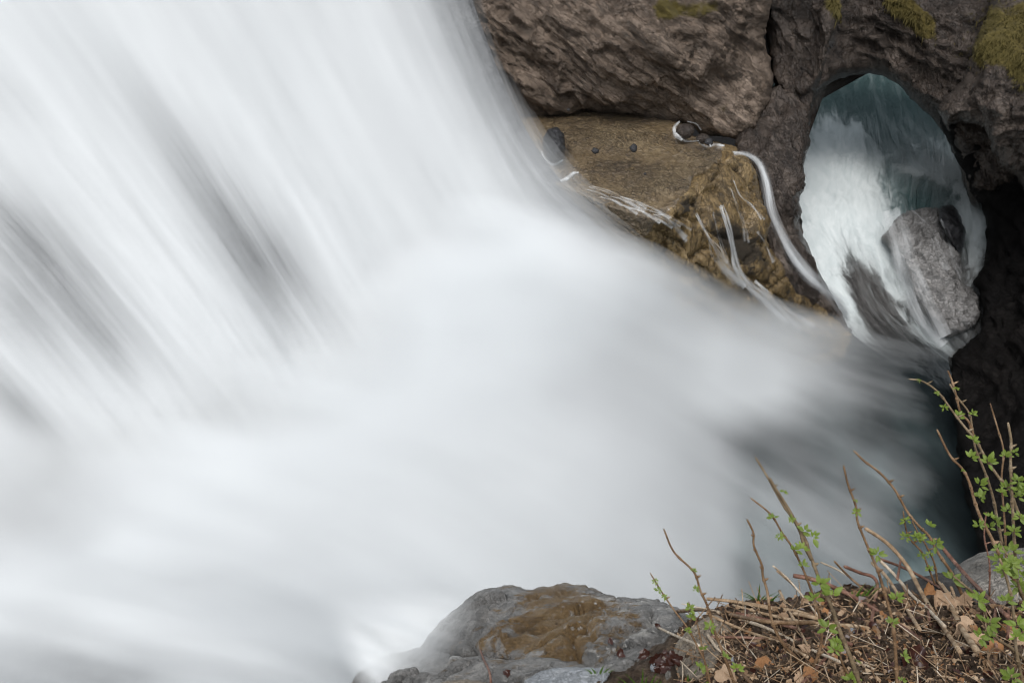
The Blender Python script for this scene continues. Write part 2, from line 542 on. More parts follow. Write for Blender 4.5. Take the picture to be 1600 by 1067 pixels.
def mat_fgrock():
    b = NT('lichen_boulder')
    c = b.coord()
    n1 = b.noise(c, 2.2, 6, 0.62, 0.6)
    n2 = b.noise(c, 14, 10, 0.78, 0.2)
    n3 = b.noise(c, 90, 6, 0.75)
    s = b.math('ADD', b.math('MULTIPLY', n1, 0.45), b.math('MULTIPLY', n2, 0.55))
    grey = b.ramp(s, [(0.37, (0.12, 0.117, 0.113)), (0.5, (0.37, 0.36, 0.345)), (0.62, (0.66, 0.64, 0.61))])
    rust = b.ramp(s, [(0.36, (0.10, 0.062, 0.03)), (0.5, (0.28, 0.175, 0.075)), (0.66, (0.44, 0.32, 0.18))])
    rm = b.math('ADD', b.attr('stain'), b.math('MULTIPLY', b.math('SUBTRACT', b.noise(c, 6, 9, 0.75, 0.3), 0.5), 3.0))
    col = b.mix(b.ramp(rm, [(0.38, 0.0), (0.62, 1.0)]), grey, rust)
    lv = b.vor(b.n('VectorMath', operation='ADD', ins={0: c, 1: b.n('VectorMath', operation='SCALE', ins={0: b.n('TexNoise', ins={'Vector': c, 'Scale': 9.0, 'Detail': 4.0}).outputs[1], 'Scale': 0.12}).outputs[0]}).outputs[0], 7.0)
    lm = b.math('MULTIPLY', b.ramp(lv, [(0.26, 1.0), (0.34, 0.0)]), b.ramp(b.math('ADD', b.attr('lichen'), b.math('MULTIPLY', b.math('SUBTRACT', b.noise(c, 3, 3), 0.5), 1.0)), [(0.42, 0.0), (0.5, 1.0)]))
    col = b.mix(b.math('MULTIPLY', lm, 0.85), col, (0.70, 0.68, 0.63))
    sv = b.ramp(b.vor(c, 30.0), [(0.22, 1.0), (0.3, 0.0)])
    sv = b.math('MULTIPLY', sv, b.ramp(b.noise(c, 5, 3), [(0.44, 0.0), (0.54, 0.9)]))
    col = b.mix(b.math('MULTIPLY', sv, b.attr('lichen')), col, (0.72, 0.70, 0.66))
    col = b.mix(0.9, col, b.ramp(n3, [(0.3, 0.45), (0.52, 1.0), (0.72, 1.6)]), 'MULTIPLY')
    pit = b.ramp(b.vor(c, 22.0), [(0.08, 0.25), (0.22, 1.0)])
    col = b.mix(b.ramp(b.noise(c, 4, 3), [(0.5, 0.0), (0.62, 0.8)]), col, b.mix(1.0, col, pit, 'MULTIPLY'))
    h = b.math('ADD', b.math('MULTIPLY', n2, 1.0), b.math('MULTIPLY', n3, 0.25))
    return b.done(b.pbr(col, b.n('MapRange', ins={'Value': n2, 3: 0.3, 4: 0.75}).outputs[0], b.bump(h, 0.10), 0.45))
M_fg = mat_fgrock()
M_stone = rock_mat('grey_bank_stone', (0.15, 0.138, 0.122), (0.34, 0.315, 0.28), (0.52, 0.49, 0.44), 5.0, (0.5, 0.85), bump=0.12, crack=0.4)
M_tan = rock_mat('tan_bank_stone', (0.17, 0.135, 0.10), (0.34, 0.28, 0.21), (0.52, 0.45, 0.36), 6.0, (0.55, 0.85), bump=0.1, crack=0.4)
M_blue = rock_mat('pale_blue_stone', (0.26, 0.275, 0.295), (0.42, 0.445, 0.47), (0.58, 0.595, 0.61), 7.0, (0.5, 0.8), bump=0.08, crack=0.5)
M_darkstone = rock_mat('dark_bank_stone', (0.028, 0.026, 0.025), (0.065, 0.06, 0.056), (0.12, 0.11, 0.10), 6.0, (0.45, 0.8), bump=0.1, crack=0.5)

def mat_soil():
    b = NT('brown_soil')
    c = b.coord()
    n = b.noise(c, 12, 8, 0.7, 0.3)
    f = b.noise(c, 90, 6, 0.7)
    col = b.ramp(n, [(0.33, (0.018, 0.012, 0.008)), (0.5, (0.062, 0.042, 0.028)), (0.68, (0.18, 0.13, 0.09))])
    col = b.mix(0.85, col, b.ramp(f, [(0.3, 0.4), (0.52, 1.0), (0.75, 1.7)]), 'MULTIPLY')
    h = b.math('ADD', n, b.math('MULTIPLY', f, 0.35))
    return b.done(b.pbr(col, 0.9, b.bump(h, 0.02), 0.2))
M_soil = mat_soil()

def mat_wood(name, c1, c2, c3, rough=0.6):
    b = NT(name)
    c = b.coord()
    n = b.noise(c, 22, 5, 0.65, 0.3)
    f = b.noise(c, 160, 4, 0.7)
    col = b.ramp(n, [(0.32, c1), (0.5, c2), (0.68, c3)])
    col = b.mix(0.6, col, b.ramp(f, [(0.3, 0.55), (0.5, 1.0), (0.75, 1.4)]), 'MULTIPLY')
    return b.done(b.pbr(col, rough, b.bump(f, 0.0015), 0.35))
M_cane = mat_wood('brown_cane', (0.085, 0.045, 0.022), (0.19, 0.115, 0.06), (0.34, 0.235, 0.145))
M_canelight = mat_wood('olive_cane', (0.085, 0.06, 0.035), (0.19, 0.138, 0.08), (0.31, 0.245, 0.165))
M_red = mat_wood('reddish_stick', (0.09, 0.04, 0.025), (0.19, 0.095, 0.065), (0.31, 0.185, 0.135))
M_tanst = mat_wood('tan_stick', (0.20, 0.125, 0.07), (0.37, 0.26, 0.16), (0.55, 0.43, 0.30), 0.7)
M_pale = mat_wood('bleached_stick', (0.34, 0.26, 0.18), (0.54, 0.45, 0.34), (0.70, 0.62, 0.51), 0.7)

def mat_leaf(name, c1, c2, trans=0.35, rough=0.45):
    b = NT(name)
    oi = b.n('ObjectInfo').outputs['Random']
    col = b.mix(b.noise(b.coord(), 60, 3), c1, c2)
    col = b.mix(0.5, col, b.ramp(oi, [(0.0, 0.7), (1.0, 1.25)]), 'MULTIPLY')
    p = b.pbr(col, rough, None, 0.35)
    t = b.n('BsdfTranslucent', ins={'Color': col})
    return b.done(b.n('MixShader', ins={0: trans, 1: p.outputs[0], 2: t.outputs[0]}))
M_leaf = mat_leaf('fresh_green_leaf', (0.10, 0.17, 0.018), (0.24, 0.31, 0.055))
M_grass = mat_leaf('grass_blade', (0.07, 0.15, 0.02), (0.16, 0.27, 0.05))
M_dryleaf = mat_leaf('dry_tan_leaf', (0.36, 0.23, 0.14), (0.56, 0.41, 0.28), 0.15, 0.7)
M_orleaf = mat_leaf('dry_orange_leaf', (0.26, 0.115, 0.045), (0.44, 0.23, 0.10), 0.15, 0.7)
M_darkleaf = mat_leaf('wet_dark_leaf', (0.022, 0.010, 0.008), (0.075, 0.03, 0.022), 0.05, 0.2)
M_moss = mat_leaf('dry_moss_blade', (0.06, 0.052, 0.014), (0.19, 0.155, 0.05), 0.3, 0.8)

# ------------------------------------------------------------------ rock displacement recipes
def rotp(P, ang):
    c, s = math.cos(ang), math.sin(ang)
    return np.stack([P[:, 0] * c - P[:, 2] * s, P[:, 1], P[:, 0] * s + P[:, 2] * c], -1)

def crag(big=0.25, small=0.06, f=0.9, strata=0.0, ang=0.6, blk=0.0):
    def fn(P, p2):
        q = rotp(P, ang)
        d = big * fbm(P * f * 0.6 + 5, 3) + small * (ridged(P * f * 3.3, 4, 0.55) - 1.0)
        if strata:
            d = d + 0.9 * strata * (ridged(q * np.array([0.22, 0.7, 0.95]) * f + 0.2 * fbm(P * 0.9, 2)[:, None], 2, 0.4) - 0.9)
            qq = q * np.array([0.4, 1.2, 2.4]) * f
            d = d + strata * (ridged(qq + 0.3 * fbm(P * 1.5, 2)[:, None], 4, 0.55) - 1.0)
        if blk:
            f1, e, idv = cells(q * np.array([0.9, 1.2, 1.9]) * f * 1.3 + 0.25 * fbm(P * 2, 2)[:, None])
            d = d + blk * (idv - 0.5) - blk * 0.8 * np.exp(-e / 0.06)
        return d
    return fn

# ================================================================== THE GORGE
def moss_shade_f(*sp):
    def f(x, y):
        v = np.zeros_like(x)
        for (cx, cy_, sl, sw, an, a) in sp:
            v = v + a * gau(x, y, cx, cy_, sl, sw, an)
        return v
    return f

# cliff above the ledge, right of the fall
o = relief('cliff', [(640, -170), (1260, -170), (1215, -60), (1203, 10), (1200, 70), (1208, 118), (1196, 160), (1180, 196),
                     (1165, 216), (1130, 219), (1095, 208), (1060, 196), (1010, 186), (960, 180), (915, 172), (860, 184), (800, 200),
                     (720, 180), (660, 60)],
           [(700, -400, 20), (1240, -400, 20), (760, 0, 16.6), (900, -40, 16.4), (1000, 0, 16.3), (1100, -20, 16.3), (1195, 0, 16.9), (900, 90, 16.7),
            (1000, 110, 16.5), (1100, 100, 16.6), (1190, 100, 17.3), (830, 190, 17.6), (1000, 180, 17.7), (1080, 195, 17.5), (1160, 205, 17.2), (1060, 140, 16.9)],
           M_cliff, 2.6, 26, 0.55, 4.0, crag(0.24, 0.008, 0.8, 0.20, 0.65, 0.05), 4, 0.03,
           {'moss': moss_shade_f((1100, 8, 60, 16, 0, 0.6), (1150, 160, 60, 14, -45, 0.4), (1040, 20, 18, 14, 0, 0.6))})
tag(o, 'brown wet overhanging cliff face right of the waterfall, above the ochre ledge', 'cliff')

# ochre ledge and its broken front, washed by thin water
def ledge_d(px, py):
    px, py = np.broadcast_arrays(np.asarray(px, float), np.asarray(py, float))
    yl = np.interp(px, [700, 880, 950, 1040, 1100, 1300], [240, 290, 322, 348, 372, 470])
    flat = zdepth(np.minimum(py, yl), -4.35 + 0.0 * px) + 0.012 * np.maximum(py - yl, 0)
    front = tps([(1000, 420, 14.6), (1060, 330, 14.1), (1110, 270, 14.9), (1150, 240, 15.6), (1100, 330, 14.3), (1140, 330, 14.7), (1180, 300, 15.6),
                 (1190, 360, 15.4), (1140, 400, 14.8), (1200, 440, 15.6), (1250, 480, 16.4), (1330, 520, 17.4), (1100, 480, 15.2), (1250, 560, 17), (1060, 420, 14.5)])(px, py)
    # line of the brim: right/below it the rock drops away
    s = ((px - 1110) * 0.77 + (py - 262) * 0.64)
    w = sstep(-18, 26, s)
    return flat * (1 - w) + front * w
o = relief('rock_ledge', [(760, 170), (860, 176), (915, 166), (960, 174), (1010, 180), (1060, 190), (1085, 212), (1120, 222), (1150, 232), (1172, 252),
                          (1186, 285), (1196, 318), (1200, 350), (1196, 372), (1212, 400), (1235, 430), (1262, 462), (1300, 492), (1334, 522),
                          (1320, 560), (1240, 590), (1120, 560), (1000, 460), (880, 380), (780, 300), (740, 220)],
           ledge_d, M_ochre, 2.4, 14, 0.5, 3.0,
           lambda P, p2: (0.02 + 0.98 * sstep(-25, 15, (p2[:, 0] - 1110) * 0.77 + (p2[:, 1] - 262) * 0.64)) * crag(0.20, 0.004, 0.9, 0.05, 1.0, 0.16)(P, p2)
           + 0.03 * fbm(P * 0.8, 3), 3, 0.04,
           {'moss': moss_shade_f((1150, 375, 50, 26, 50, 0.75), (1075, 318, 26, 12, -40, 0.6), (1190, 300, 14, 26, 0, 0.4), (1250, 480, 60, 22, 40, 0.5), (1150, 262, 18, 6, -45, 0.5))})  # no moss here: dark brown spots paint the under-hang's shade into the ochre
o.data.materials.append(M_ledge)
# the flat top is covered by a film of running water: its own material on the faces of the top
LO = np.array(o.location)
cen = np.array([p.center for p in o.data.polygons]) + LO - CAM
dd = cen[:, 1] * cp - cen[:, 2] * sp
ppx = cen[:, 0] / dd * F + W / 2
ppy = H / 2 - (cen[:, 1] * sp + cen[:, 2] * cp) / dd * F
brim = (ppx - 1110) * 0.77 + (ppy - 262) * 0.64 + 16 * fbm(np.stack([ppx, ppy, 0 * ppx], -1) * 0.03, 3)
o.data.polygons.foreach_set('material_index', ((brim < -4)).astype(np.int32))
tag(o, 'ochre rock ledge under a film of rippling water, broken off at its right edge', 'rock ledge')

# spur hanging left of the arch, its shade put into the dark colour, mossy at its upper tip
o = relief('rock_spur', [(1196, -170), (1360, -170), (1322, -40), (1316, 6), (1306, 40), (1296, 78), (1290, 112), (1272, 140), (1250, 152), (1222, 150), (1206, 120), (1198, 60), (1196, 0)],
           [(1200, -400, 20.5), (1340, -400, 20.5), (1205, 0, 18.2), (1260, 0, 17.9), (1312, 0, 16.9), (1210, 110, 18.4), (1250, 80, 18.1), (1296, 80, 17.0), (1270, 130, 17.7)],
           M_dark, 2.6, 16, 0.6, 3.0, crag(0.15, 0.008, 0.9, 0.13, 0.9, 0.05), 3, 0.04,
           {'moss': moss_shade_f((1304, 8, 22, 9, 70, 0.9))})
tag(o, 'shade-darkened rock spur with a grey edge hanging left of the natural arch', 'rock')

# pillar between the ledge and the river seen through the arch
o = relief('rock_pillar', [(1148, 240), (1150, 215), (1172, 180), (1196, 146), (1212, 132), (1232, 128), (1262, 128), (1290, 112), (1302, 122), (1285, 134), (1272, 152), (1268, 178),
                           (1264, 204), (1266, 226), (1258, 246), (1254, 268), (1258, 290), (1250, 306), (1253, 330), (1246, 348), (1256, 378), (1266, 404), (1282, 440),
                           (1296, 462), (1316, 484), (1330, 520), (1296, 520), (1262, 500), (1236, 470), (1216, 432), (1196, 386), (1188, 330), (1180, 280)],
           [(1150, 236, 16.5), (1160, 190, 17.9), (1210, 140, 18.3), (1290, 116, 18.4), (1266, 204, 17.6), (1215, 230, 16.6), (1190, 290, 16.2), (1225, 300, 16.0), (1250, 320, 16.8),
            (1200, 380, 15.9), (1232, 400, 16.0), (1256, 380, 16.5), (1290, 462, 17.0), (1250, 470, 16.5), (1330, 520, 17.6), (1296, 514, 17.2)],
           M_dark, 2.4, 14, 0.5, 3.5, crag(0.18, 0.008, 0.8, 0.16, 1.25, 0.05), 4, 0.05,
           {'moss': lambda x, y: 0 * x})
tag(o, 'tall dark fluted rock pillar between the ledge and the rapids in the arch', 'rock')

# arch over the river
o = relief('rock_arch', [(1280, -170), (1760, -170), (1700, 240), (1520, 320), (1500, 262), (1478, 218), (1462, 192), (1444, 172), (1424, 150), (1400, 130), (1376, 120), (1350, 117),
                         (1322, 120), (1300, 127), (1284, 136), (1270, 152), (1258, 168), (1240, 160), (1260, 120), (1290, 60), (1296, 0)],
           [(1300, -400, 24), (1700, -400, 22), (1300, 0, 20.4), (1400, 0, 19.6), (1500, 0, 18.9), (1330, 60, 20.2), (1420, 60, 19.6), (1500, 80, 18.8), (1350, 112, 20.6), (1290, 128, 19.4),
            (1420, 130, 20.0), (1470, 190, 19.6), (1600, 200, 18), (1520, 300, 19), (1440, 100, 19.4)],
           M_dark, 2.8, 26, 1.3, 4.0, crag(0.13, 0.008, 0.8, 0.16, 0.3, 0.06), 3, 0.03,
           {'moss': moss_shade_f((1415, 18, 44, 16, 38, 0.85), (1440, 40, 22, 12, 60, 0.6))})
tag(o, 'dark natural rock arch spanning the river, tufts of grass on its top', 'rock arch')

# right cliff, nearer, grass topped
o = relief('cliff', [(1545, -170), (1900, -170), (1900, 330), (1640, 320), (1604, 300), (1590, 278), (1566, 262), (1548, 236), (1538, 200), (1505, 190), (1480, 196), (1466, 172), (1478, 148),
                     (1498, 126), (1512, 100), (1520, 70), (1532, 40), (1552, 0)],
           [(1560, -400, 20), (1880, -400, 16), (1540, 40, 17.0), (1600, 0, 16.8), (1600, 100, 15.8), (1700, 50, 15.2), (1520, 100, 16.9), (1480, 180, 17.0), (1540, 160, 16.4),
            (1560, 240, 16.8), (1600, 220, 16.2), (1600, 295, 16.9), (1850, 300, 15.5)],
           M_dark, 2.6, 22, 0.8, 4.0, crag(0.26, 0.010, 0.9, 0.16, -0.7, 0.09), 4, 0.035,
           {'moss': moss_shade_f((1590, 45, 60, 34, -30, 0.95), (1565, 80, 28, 16, 0, 0.7), (1598, 115, 14, 20, 0, 0.7), (1545, 30, 16, 20, 0, 0.4))})
tag(o, 'grey rock shoulder right of the arch with yellow-green grass on top', 'cliff')

# wall of the cavern on the right, its shade put into the black colour
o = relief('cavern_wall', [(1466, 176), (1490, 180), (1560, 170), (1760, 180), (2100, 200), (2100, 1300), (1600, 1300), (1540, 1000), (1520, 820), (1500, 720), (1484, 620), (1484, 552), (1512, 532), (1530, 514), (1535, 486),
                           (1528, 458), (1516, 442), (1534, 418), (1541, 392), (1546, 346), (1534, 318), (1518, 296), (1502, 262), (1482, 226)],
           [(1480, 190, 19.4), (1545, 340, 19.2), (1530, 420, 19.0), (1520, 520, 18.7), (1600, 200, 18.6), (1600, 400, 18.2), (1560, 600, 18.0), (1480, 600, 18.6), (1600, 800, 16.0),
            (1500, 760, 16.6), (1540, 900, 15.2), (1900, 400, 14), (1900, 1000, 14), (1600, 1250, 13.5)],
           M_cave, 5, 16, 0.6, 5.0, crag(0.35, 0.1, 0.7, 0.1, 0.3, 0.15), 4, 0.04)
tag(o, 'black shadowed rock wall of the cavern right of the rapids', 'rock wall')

# grey boulder washed by the rapids under the arch
o = relief('boulder', [(1378, 372), (1396, 340), (1420, 326), (1448, 322), (1478, 320), (1494, 330), (1502, 352), (1506, 384), (1502, 410), (1502, 436), (1514, 448), (1529, 462), (1535, 486),
                       (1529, 510), (1500, 522), (1480, 527), (1458, 518), (1444, 496), (1430, 470), (1420, 440), (1404, 410)],
           [(1400, 340, 20.2), (1450, 322, 20.6), (1500, 330, 20.4), (1450, 380, 19.3), (1510, 390, 19.9), (1420, 430, 19.2), (1480, 440, 18.9), (1530, 480, 19.0), (1450, 510, 18.9), (1490, 522, 18.9), (1480, 400, 19.2)],
           M_grey, 2.2, 16, 0.5, 2.5, crag(0.16, 0.03, 1.3, 0.12, 0.9, 0.06), 3, 0.05)
tag(o, 'big grey wet boulder under the arch with rapids running over both sides', 'boulder')
o = relief('boulder', [(1470, 324), (1488, 322), (1502, 340), (1509, 362), (1506, 392), (1497, 402), (1488, 386), (1478, 362), (1466, 344)],
           [(1478, 330, 19.9), (1500, 350, 19.7), (1490, 390, 19.2), (1492, 360, 19.2)], M_black, 1.8, 12, 0.35, 1.0, crag(0.06, 0.03, 2.0, 0.04, 0.5, 0.05), 2, 0.06)
tag(o, 'black wet rock on the right shoulder of the grey boulder beside the white chute', 'boulder')

# dark block in the fall's edge, stones on the ledge
o = relief('boulder', [(848, 216), (856, 202), (872, 198), (882, 212), (885, 232), (879, 246), (866, 252), (854, 244), (847, 230)],
           lambda x, y: 14.9 + 0 * x, M_black, 1.4, 17, 0.45, 0.7, crag(0.05, 0.03, 2.0, 0.02, 0.5, 0.05), 1.5, 0.08)
tag(o, 'blue-black boulder standing on the ledge at the edge of the waterfall', 'boulder')
def pebble(name, px, py, r, d, mat, label, sq=0.8, cat='stone', group=None):
    n = 12
    poly = [(px + r * math.cos(a) * random.uniform(.8, 1.15), py + r * sq * math.sin(a) * random.uniform(.8, 1.15)) for a in [2 * math.pi * k / n for k in range(n)]]
    w = r * d / F
    o = relief(name, poly, lambda x, y: d + 0 * x, mat, max(0.7, r / 9), r * 0.95, w * 0.8, w * 0.5, crag(0.10 * w, 0.03 * w, 0.8 / w, 0, 0.5, 0.0), r * 0.05, 1.0 / r)
    return tag(o, label, cat, group)
pebble('stone', 930, 236, 6.5, 15.1, M_black, 'small dark stone in the middle of the ochre ledge')
pebble('stone', 990, 232, 6.5, 15.15, M_black, 'small dark upright stone on the ochre ledge towards the foam', 1.1)
pebble('stone', 1008, 272, 2.6, 14.3, M_black, 'tiny dark stone on the lower right of the ochre ledge')
pebble('stone', 888, 172, 3.2, 16.9, M_black, 'tiny dark stone at the foot of the cliff, nearest the waterfall')
pebble('stone', 905, 187, 3.5, 16.4, M_ochre, 'tiny brown stone on the wet ledge below the cliff foot')
pebble('stone', 988, 264, 3.5, 14.5, M_ochre, 'small ochre stone on the ledge below the upright dark stone')
pebble('rock', 1071, 206, 15, 16.1, M_dark, 'brown rock ringed by foam at the cliff foot on the ledge', 0.9, 'rock')
pebble('rock', 1098, 217, 13, 15.8, M_dark, 'flat brown rock beside the foam-ringed rock on the ledge', 0.6, 'rock')
pebble('rock', 1108, 222, 7, 15.5, M_black, 'black rock at the end of the foam patch on the ledge', 0.9, 'rock')

# rock behind and under the falling water
FALL = [
 [(-640, 420, 12.4), (-500, 600, 11.6), (-380, 740, 10.9), (-290, 850, 10.5), (-200, 980, 10.5)],
 [(-420, 250, 12.4), (-290, 430, 11.6), (-160, 570, 10.9), (-60, 680, 10.5), (40, 800, 10.5)],
 [(-330, 110, 12.6), (-180, 300, 12.0), (-30, 460, 11.2), (90, 600, 10.7), (190, 720, 10.6)],
 [(-220, 0, 12.9), (-70, 190, 12.2), (90, 380, 11.5), (230, 550, 11.0), (330, 680, 10.9)],
 [(-90, -100, 13.2), (60, 95, 12.6), (215, 310, 11.9), (345, 490, 11.4), (440, 640, 11.3)],
 [(60, -120, 13.5), (200, 80, 13.0), (335, 285, 12.3), (445, 460, 11.8), (540, 610, 11.7)],
 [(230, -120, 13.9), (352, 75, 13.4), (470, 275, 12.7), (560, 430, 12.2), (650, 570, 12.1)],
 [(420, -120, 14.3), (520, 65, 13.9), (618, 245, 13.2), (700, 385, 12.8), (780, 515, 12.6)],
 [(590, -120, 14.8), (660, 45, 14.4), (735, 205, 13.9), (805, 330, 13.5), (900, 450, 13.3)],
 [(700, -120, 15.2), (752, 40, 14.9), (810, 180, 14.5), (880, 285, 14.0), (1000, 385, 13.9)],
 [(770, -120, 15.5), (815, 40, 15.2), (868, 170, 14.8), (945, 265, 14.3), (1070, 360, 14.2)],
]
RUN = [
 [(600, 200, 13.0), (760, 255, 13.2), (900, 300, 13.3), (1050, 345, 12.9), (1170, 415, 13.8), (1310, 472, 15.8), (1490, 505, 17.6)],
 [(540, 290, 12.6), (710, 335, 12.8), (860, 380, 13.0), (1000, 430, 13.1), (1130, 505, 14.2), (1290, 575, 16.2), (1470, 630, 17.4)],
 [(460, 410, 12.0), (640, 445, 12.2), (800, 490, 12.6), (950, 550, 13.1), (1090, 630, 14.1), (1240, 720, 15.6), (1400, 820, 16.8)],
 [(350, 500, 11.4), (530, 540, 11.5), (700, 590, 11.8), (850, 650, 12.2), (1000, 740, 13.0), (1140, 840, 14.2), (1290, 950, 15.4)],
 [(230, 580, 10.9), (400, 620, 10.9), (570, 670, 11.0), (730, 730, 11.3), (880, 820, 11.8), (1010, 920, 12.5), (1130, 1040, 13.2)],
 [(90, 660, 10.3), (260, 700, 10.2), (430, 750, 10.1), (590, 810, 10.2), (740, 890, 10.4), (870, 990, 10.6), (980, 1110, 10.9)],
 [(-60, 730, 9.8), (100, 780, 9.5), (270, 830, 9.2), (430, 880, 9.0), (590, 950, 9.0), (720, 1040, 9.1), (820, 1160, 9.2)],
 [(-220, 810, 9.3), (-60, 860, 8.8), (90, 905, 8.3), (250, 950, 7.9), (410, 1000, 7.7), (550, 1070, 7.6), (650, 1180, 7.6)],
 [(-360, 920, 8.6), (-210, 960, 8.1), (-60, 1000, 7.6), (90, 1040, 7.2), (240, 1080, 6.9), (390, 1130, 6.7), (500, 1220, 6.6)],
 [(-480, 1030, 7.9), (-340, 1070, 7.4), (-190, 1110, 6.9), (-50, 1150, 6.5), (100, 1190, 6.2), (240, 1230, 6.0), (350, 1300, 5.9)],
]
FALL = [ln + [(2 * ln[-1][0] - ln[-2][0], 2 * ln[-1][1] - ln[-2][1] + 20, ln[-1][2] + 0.5)] for ln in FALL]
RUN = [ln + [(2 * ln[-1][0] - ln[-2][0], 2 * ln[-1][1] - ln[-2][1], 2 * ln[-1][2] - ln[-2][2])] for ln in RUN]
o = sheet('bed', [ln[:5] for ln in FALL[:10]], M_bed, 160, 160, None, None,
          lambda u, v, px, py: 0.2 * fbm(np.stack([u * 14, v * 4, 0 * u], -1), 5), 0.75)
o.name = 'fall_rock'
struct(o)
o = sheet('riverbed', RUN[1:], M_bed, 120, 120, None, None,
          lambda u, v, px, py: 0.2 * fbm(np.stack([u * 8, v * 8, 0 * u + 3], -1), 5) + 9 * sstep(0.35, 0.9, v) * sstep(900, 1250, px + 0 * v) + 3.5 * (1 - sstep(0.15, 0.5, v)), 1.0)
struct(o)

# ------------------------------------------------------------------ water
def fall_dens(px, py, u, v):
    d = 0.90 + 0 * px
    for (cx, cy_, sl, sw, an, a) in [
        (368, 372, 110, 40, 57, .27), (385, 400, 70, 16, 58, .12), (425, 430, 60, 36, 60, .13), (290, 245, 95, 26, 56, .18), (235, 180, 110, 22, 54, .10), (455, 420, 75, 26, 58, .16),
        (45, 380, 90, 52, 42, .28), (15, 345, 60, 22, 40, .10), (100, 455, 85, 36, 44, .26), (175, 535, 60, 28, 46, .24), (30, 500, 70, 30, 44, .22),
        (35, 640, 60, 18, 40, .28), (0, 600, 60, 30, 40, .15), (15, 145, 60, 22, 45, .10), (300, 40, 140, 18, 52, .06), (150, 120, 120, 16, 52, .05),
        (560, 130, 200, 26, 58, .06), (690, 90, 150, 30, 66, .06), (640, 330, 60, 60, 60, .04), (600, 450, 110, 40, 60, .05), (520, 300, 150, 20, 58, .04)]:
        d = d - a * gau(px, py, cx, cy_, sl, sw, an)
    d = d * (1 - sstep(0.75, 0.985, u + 0.02 * np.sin(v * 9)))
    return d - 0.12 * sstep(0.80, 0.97, u) - 1.2 * sstep(0.86, 1.0, v)
def fall_amp(px, py, u, v):
    a = 0.34 + 0.6 * gau(px, py, 375, 370, 170, 95, 57) + 0.7 * gau(px, py, 70, 440, 190, 120, 45) + 0.3 * sstep(0.7, 0.85, u)
    return a * (1 - 0.0 * v)
o = sheet('waterfall', FALL, M_fall, 200, 200, fall_dens, fall_amp,
          lambda u, v, px, py: 0.14 * fbm(np.stack([u * 7 + 0.5 * v, v * 1.6, 0 * u], -1), 4, 0.4) * (1 - 0.5 * v))
struct(o)

LX = np.arange(-200, 1701, 100)
def lattice(rows, y0):
    A = np.array(rows, float)
    def f(px, py):
        gx = np.clip((px - LX[0]) / 100, 0, A.shape[1] - 1.001)
        gy = np.clip((py - y0) / 100, 0, A.shape[0] - 1.001)
        i, j = gx.astype(int), gy.astype(int)
        a, b = gx - i, gy - j
        a, b = a * a * (3 - 2 * a), b * b * (3 - 2 * b)
        return (A[j, i] * (1 - a) * (1 - b) + A[j, np.minimum(i + 1, A.shape[1] - 1)] * a * (1 - b)
                + A[np.minimum(j + 1, A.shape[0] - 1), i] * (1 - a) * b + A[np.minimum(j + 1, A.shape[0] - 1), np.minimum(i + 1, A.shape[1] - 1)] * a * b)
    return f
# how thick the foam is over the run-out (columns every 100 px from -200)
RUNL = lattice([
 # -200 -100   0   100   200   300   400   500   600   700   800   900  1000  1100  1200  1300  1400  1500 1600 1700
 [ .95, .95, .95, .95, .95, .95, .95, .95, .95, 1.0, .97, .92, .85, .80, .60, .40, .20, .05, 0, 0],   # 300
 [ .95, .95, .95, .95, .95, .95, .95, .93, .92, .97, .95, .90, .92, .93, .70, .40, .20, .05, 0, 0],   # 400
 [ .95, .95, .95, .95, .95, .95, .93, .93, .94, 1.0, .96, .88, .84, .82, .78, .58, .25, .04, 0, 0],   # 500
 [ .95, .95, .95, .98, .96, .95, .95, .95, .95, .98, .96, .90, .85, .80, .85, .55, .26, .03, 0, 0],   # 600
 [ .90, .90, .92, 1.0, .98, .96, .95, .93, .91, .92, .92, .89, .85, .72, .48, .38, .26, .08, 0, 0],   # 700
 [ .90, .90, .90, .98, 1.0, .97, .95, .92, .90, .90, .90, .87, .84, .70, .46, .34, .30, .12, 0, 0],   # 800
 [ .90, .90, .92, .96, .96, .94, .93, .94, .95, .95, .92, .90, .86, .68, .40, .30, .25, .1, 0, 0],    # 900
 [ .85, .85, .82, .82, .92, .95, .95, .92, .90, .92, .92, .90, .86, .70, .5, .4, .3, .1, 0, 0],       # 1000
 [ .6, .6, .6, .6, .7, .8, .8, .8, .8, .9, .9, .9, .86, .70, .5, .4, .3, .1, 0, 0]], 300)             # 1100
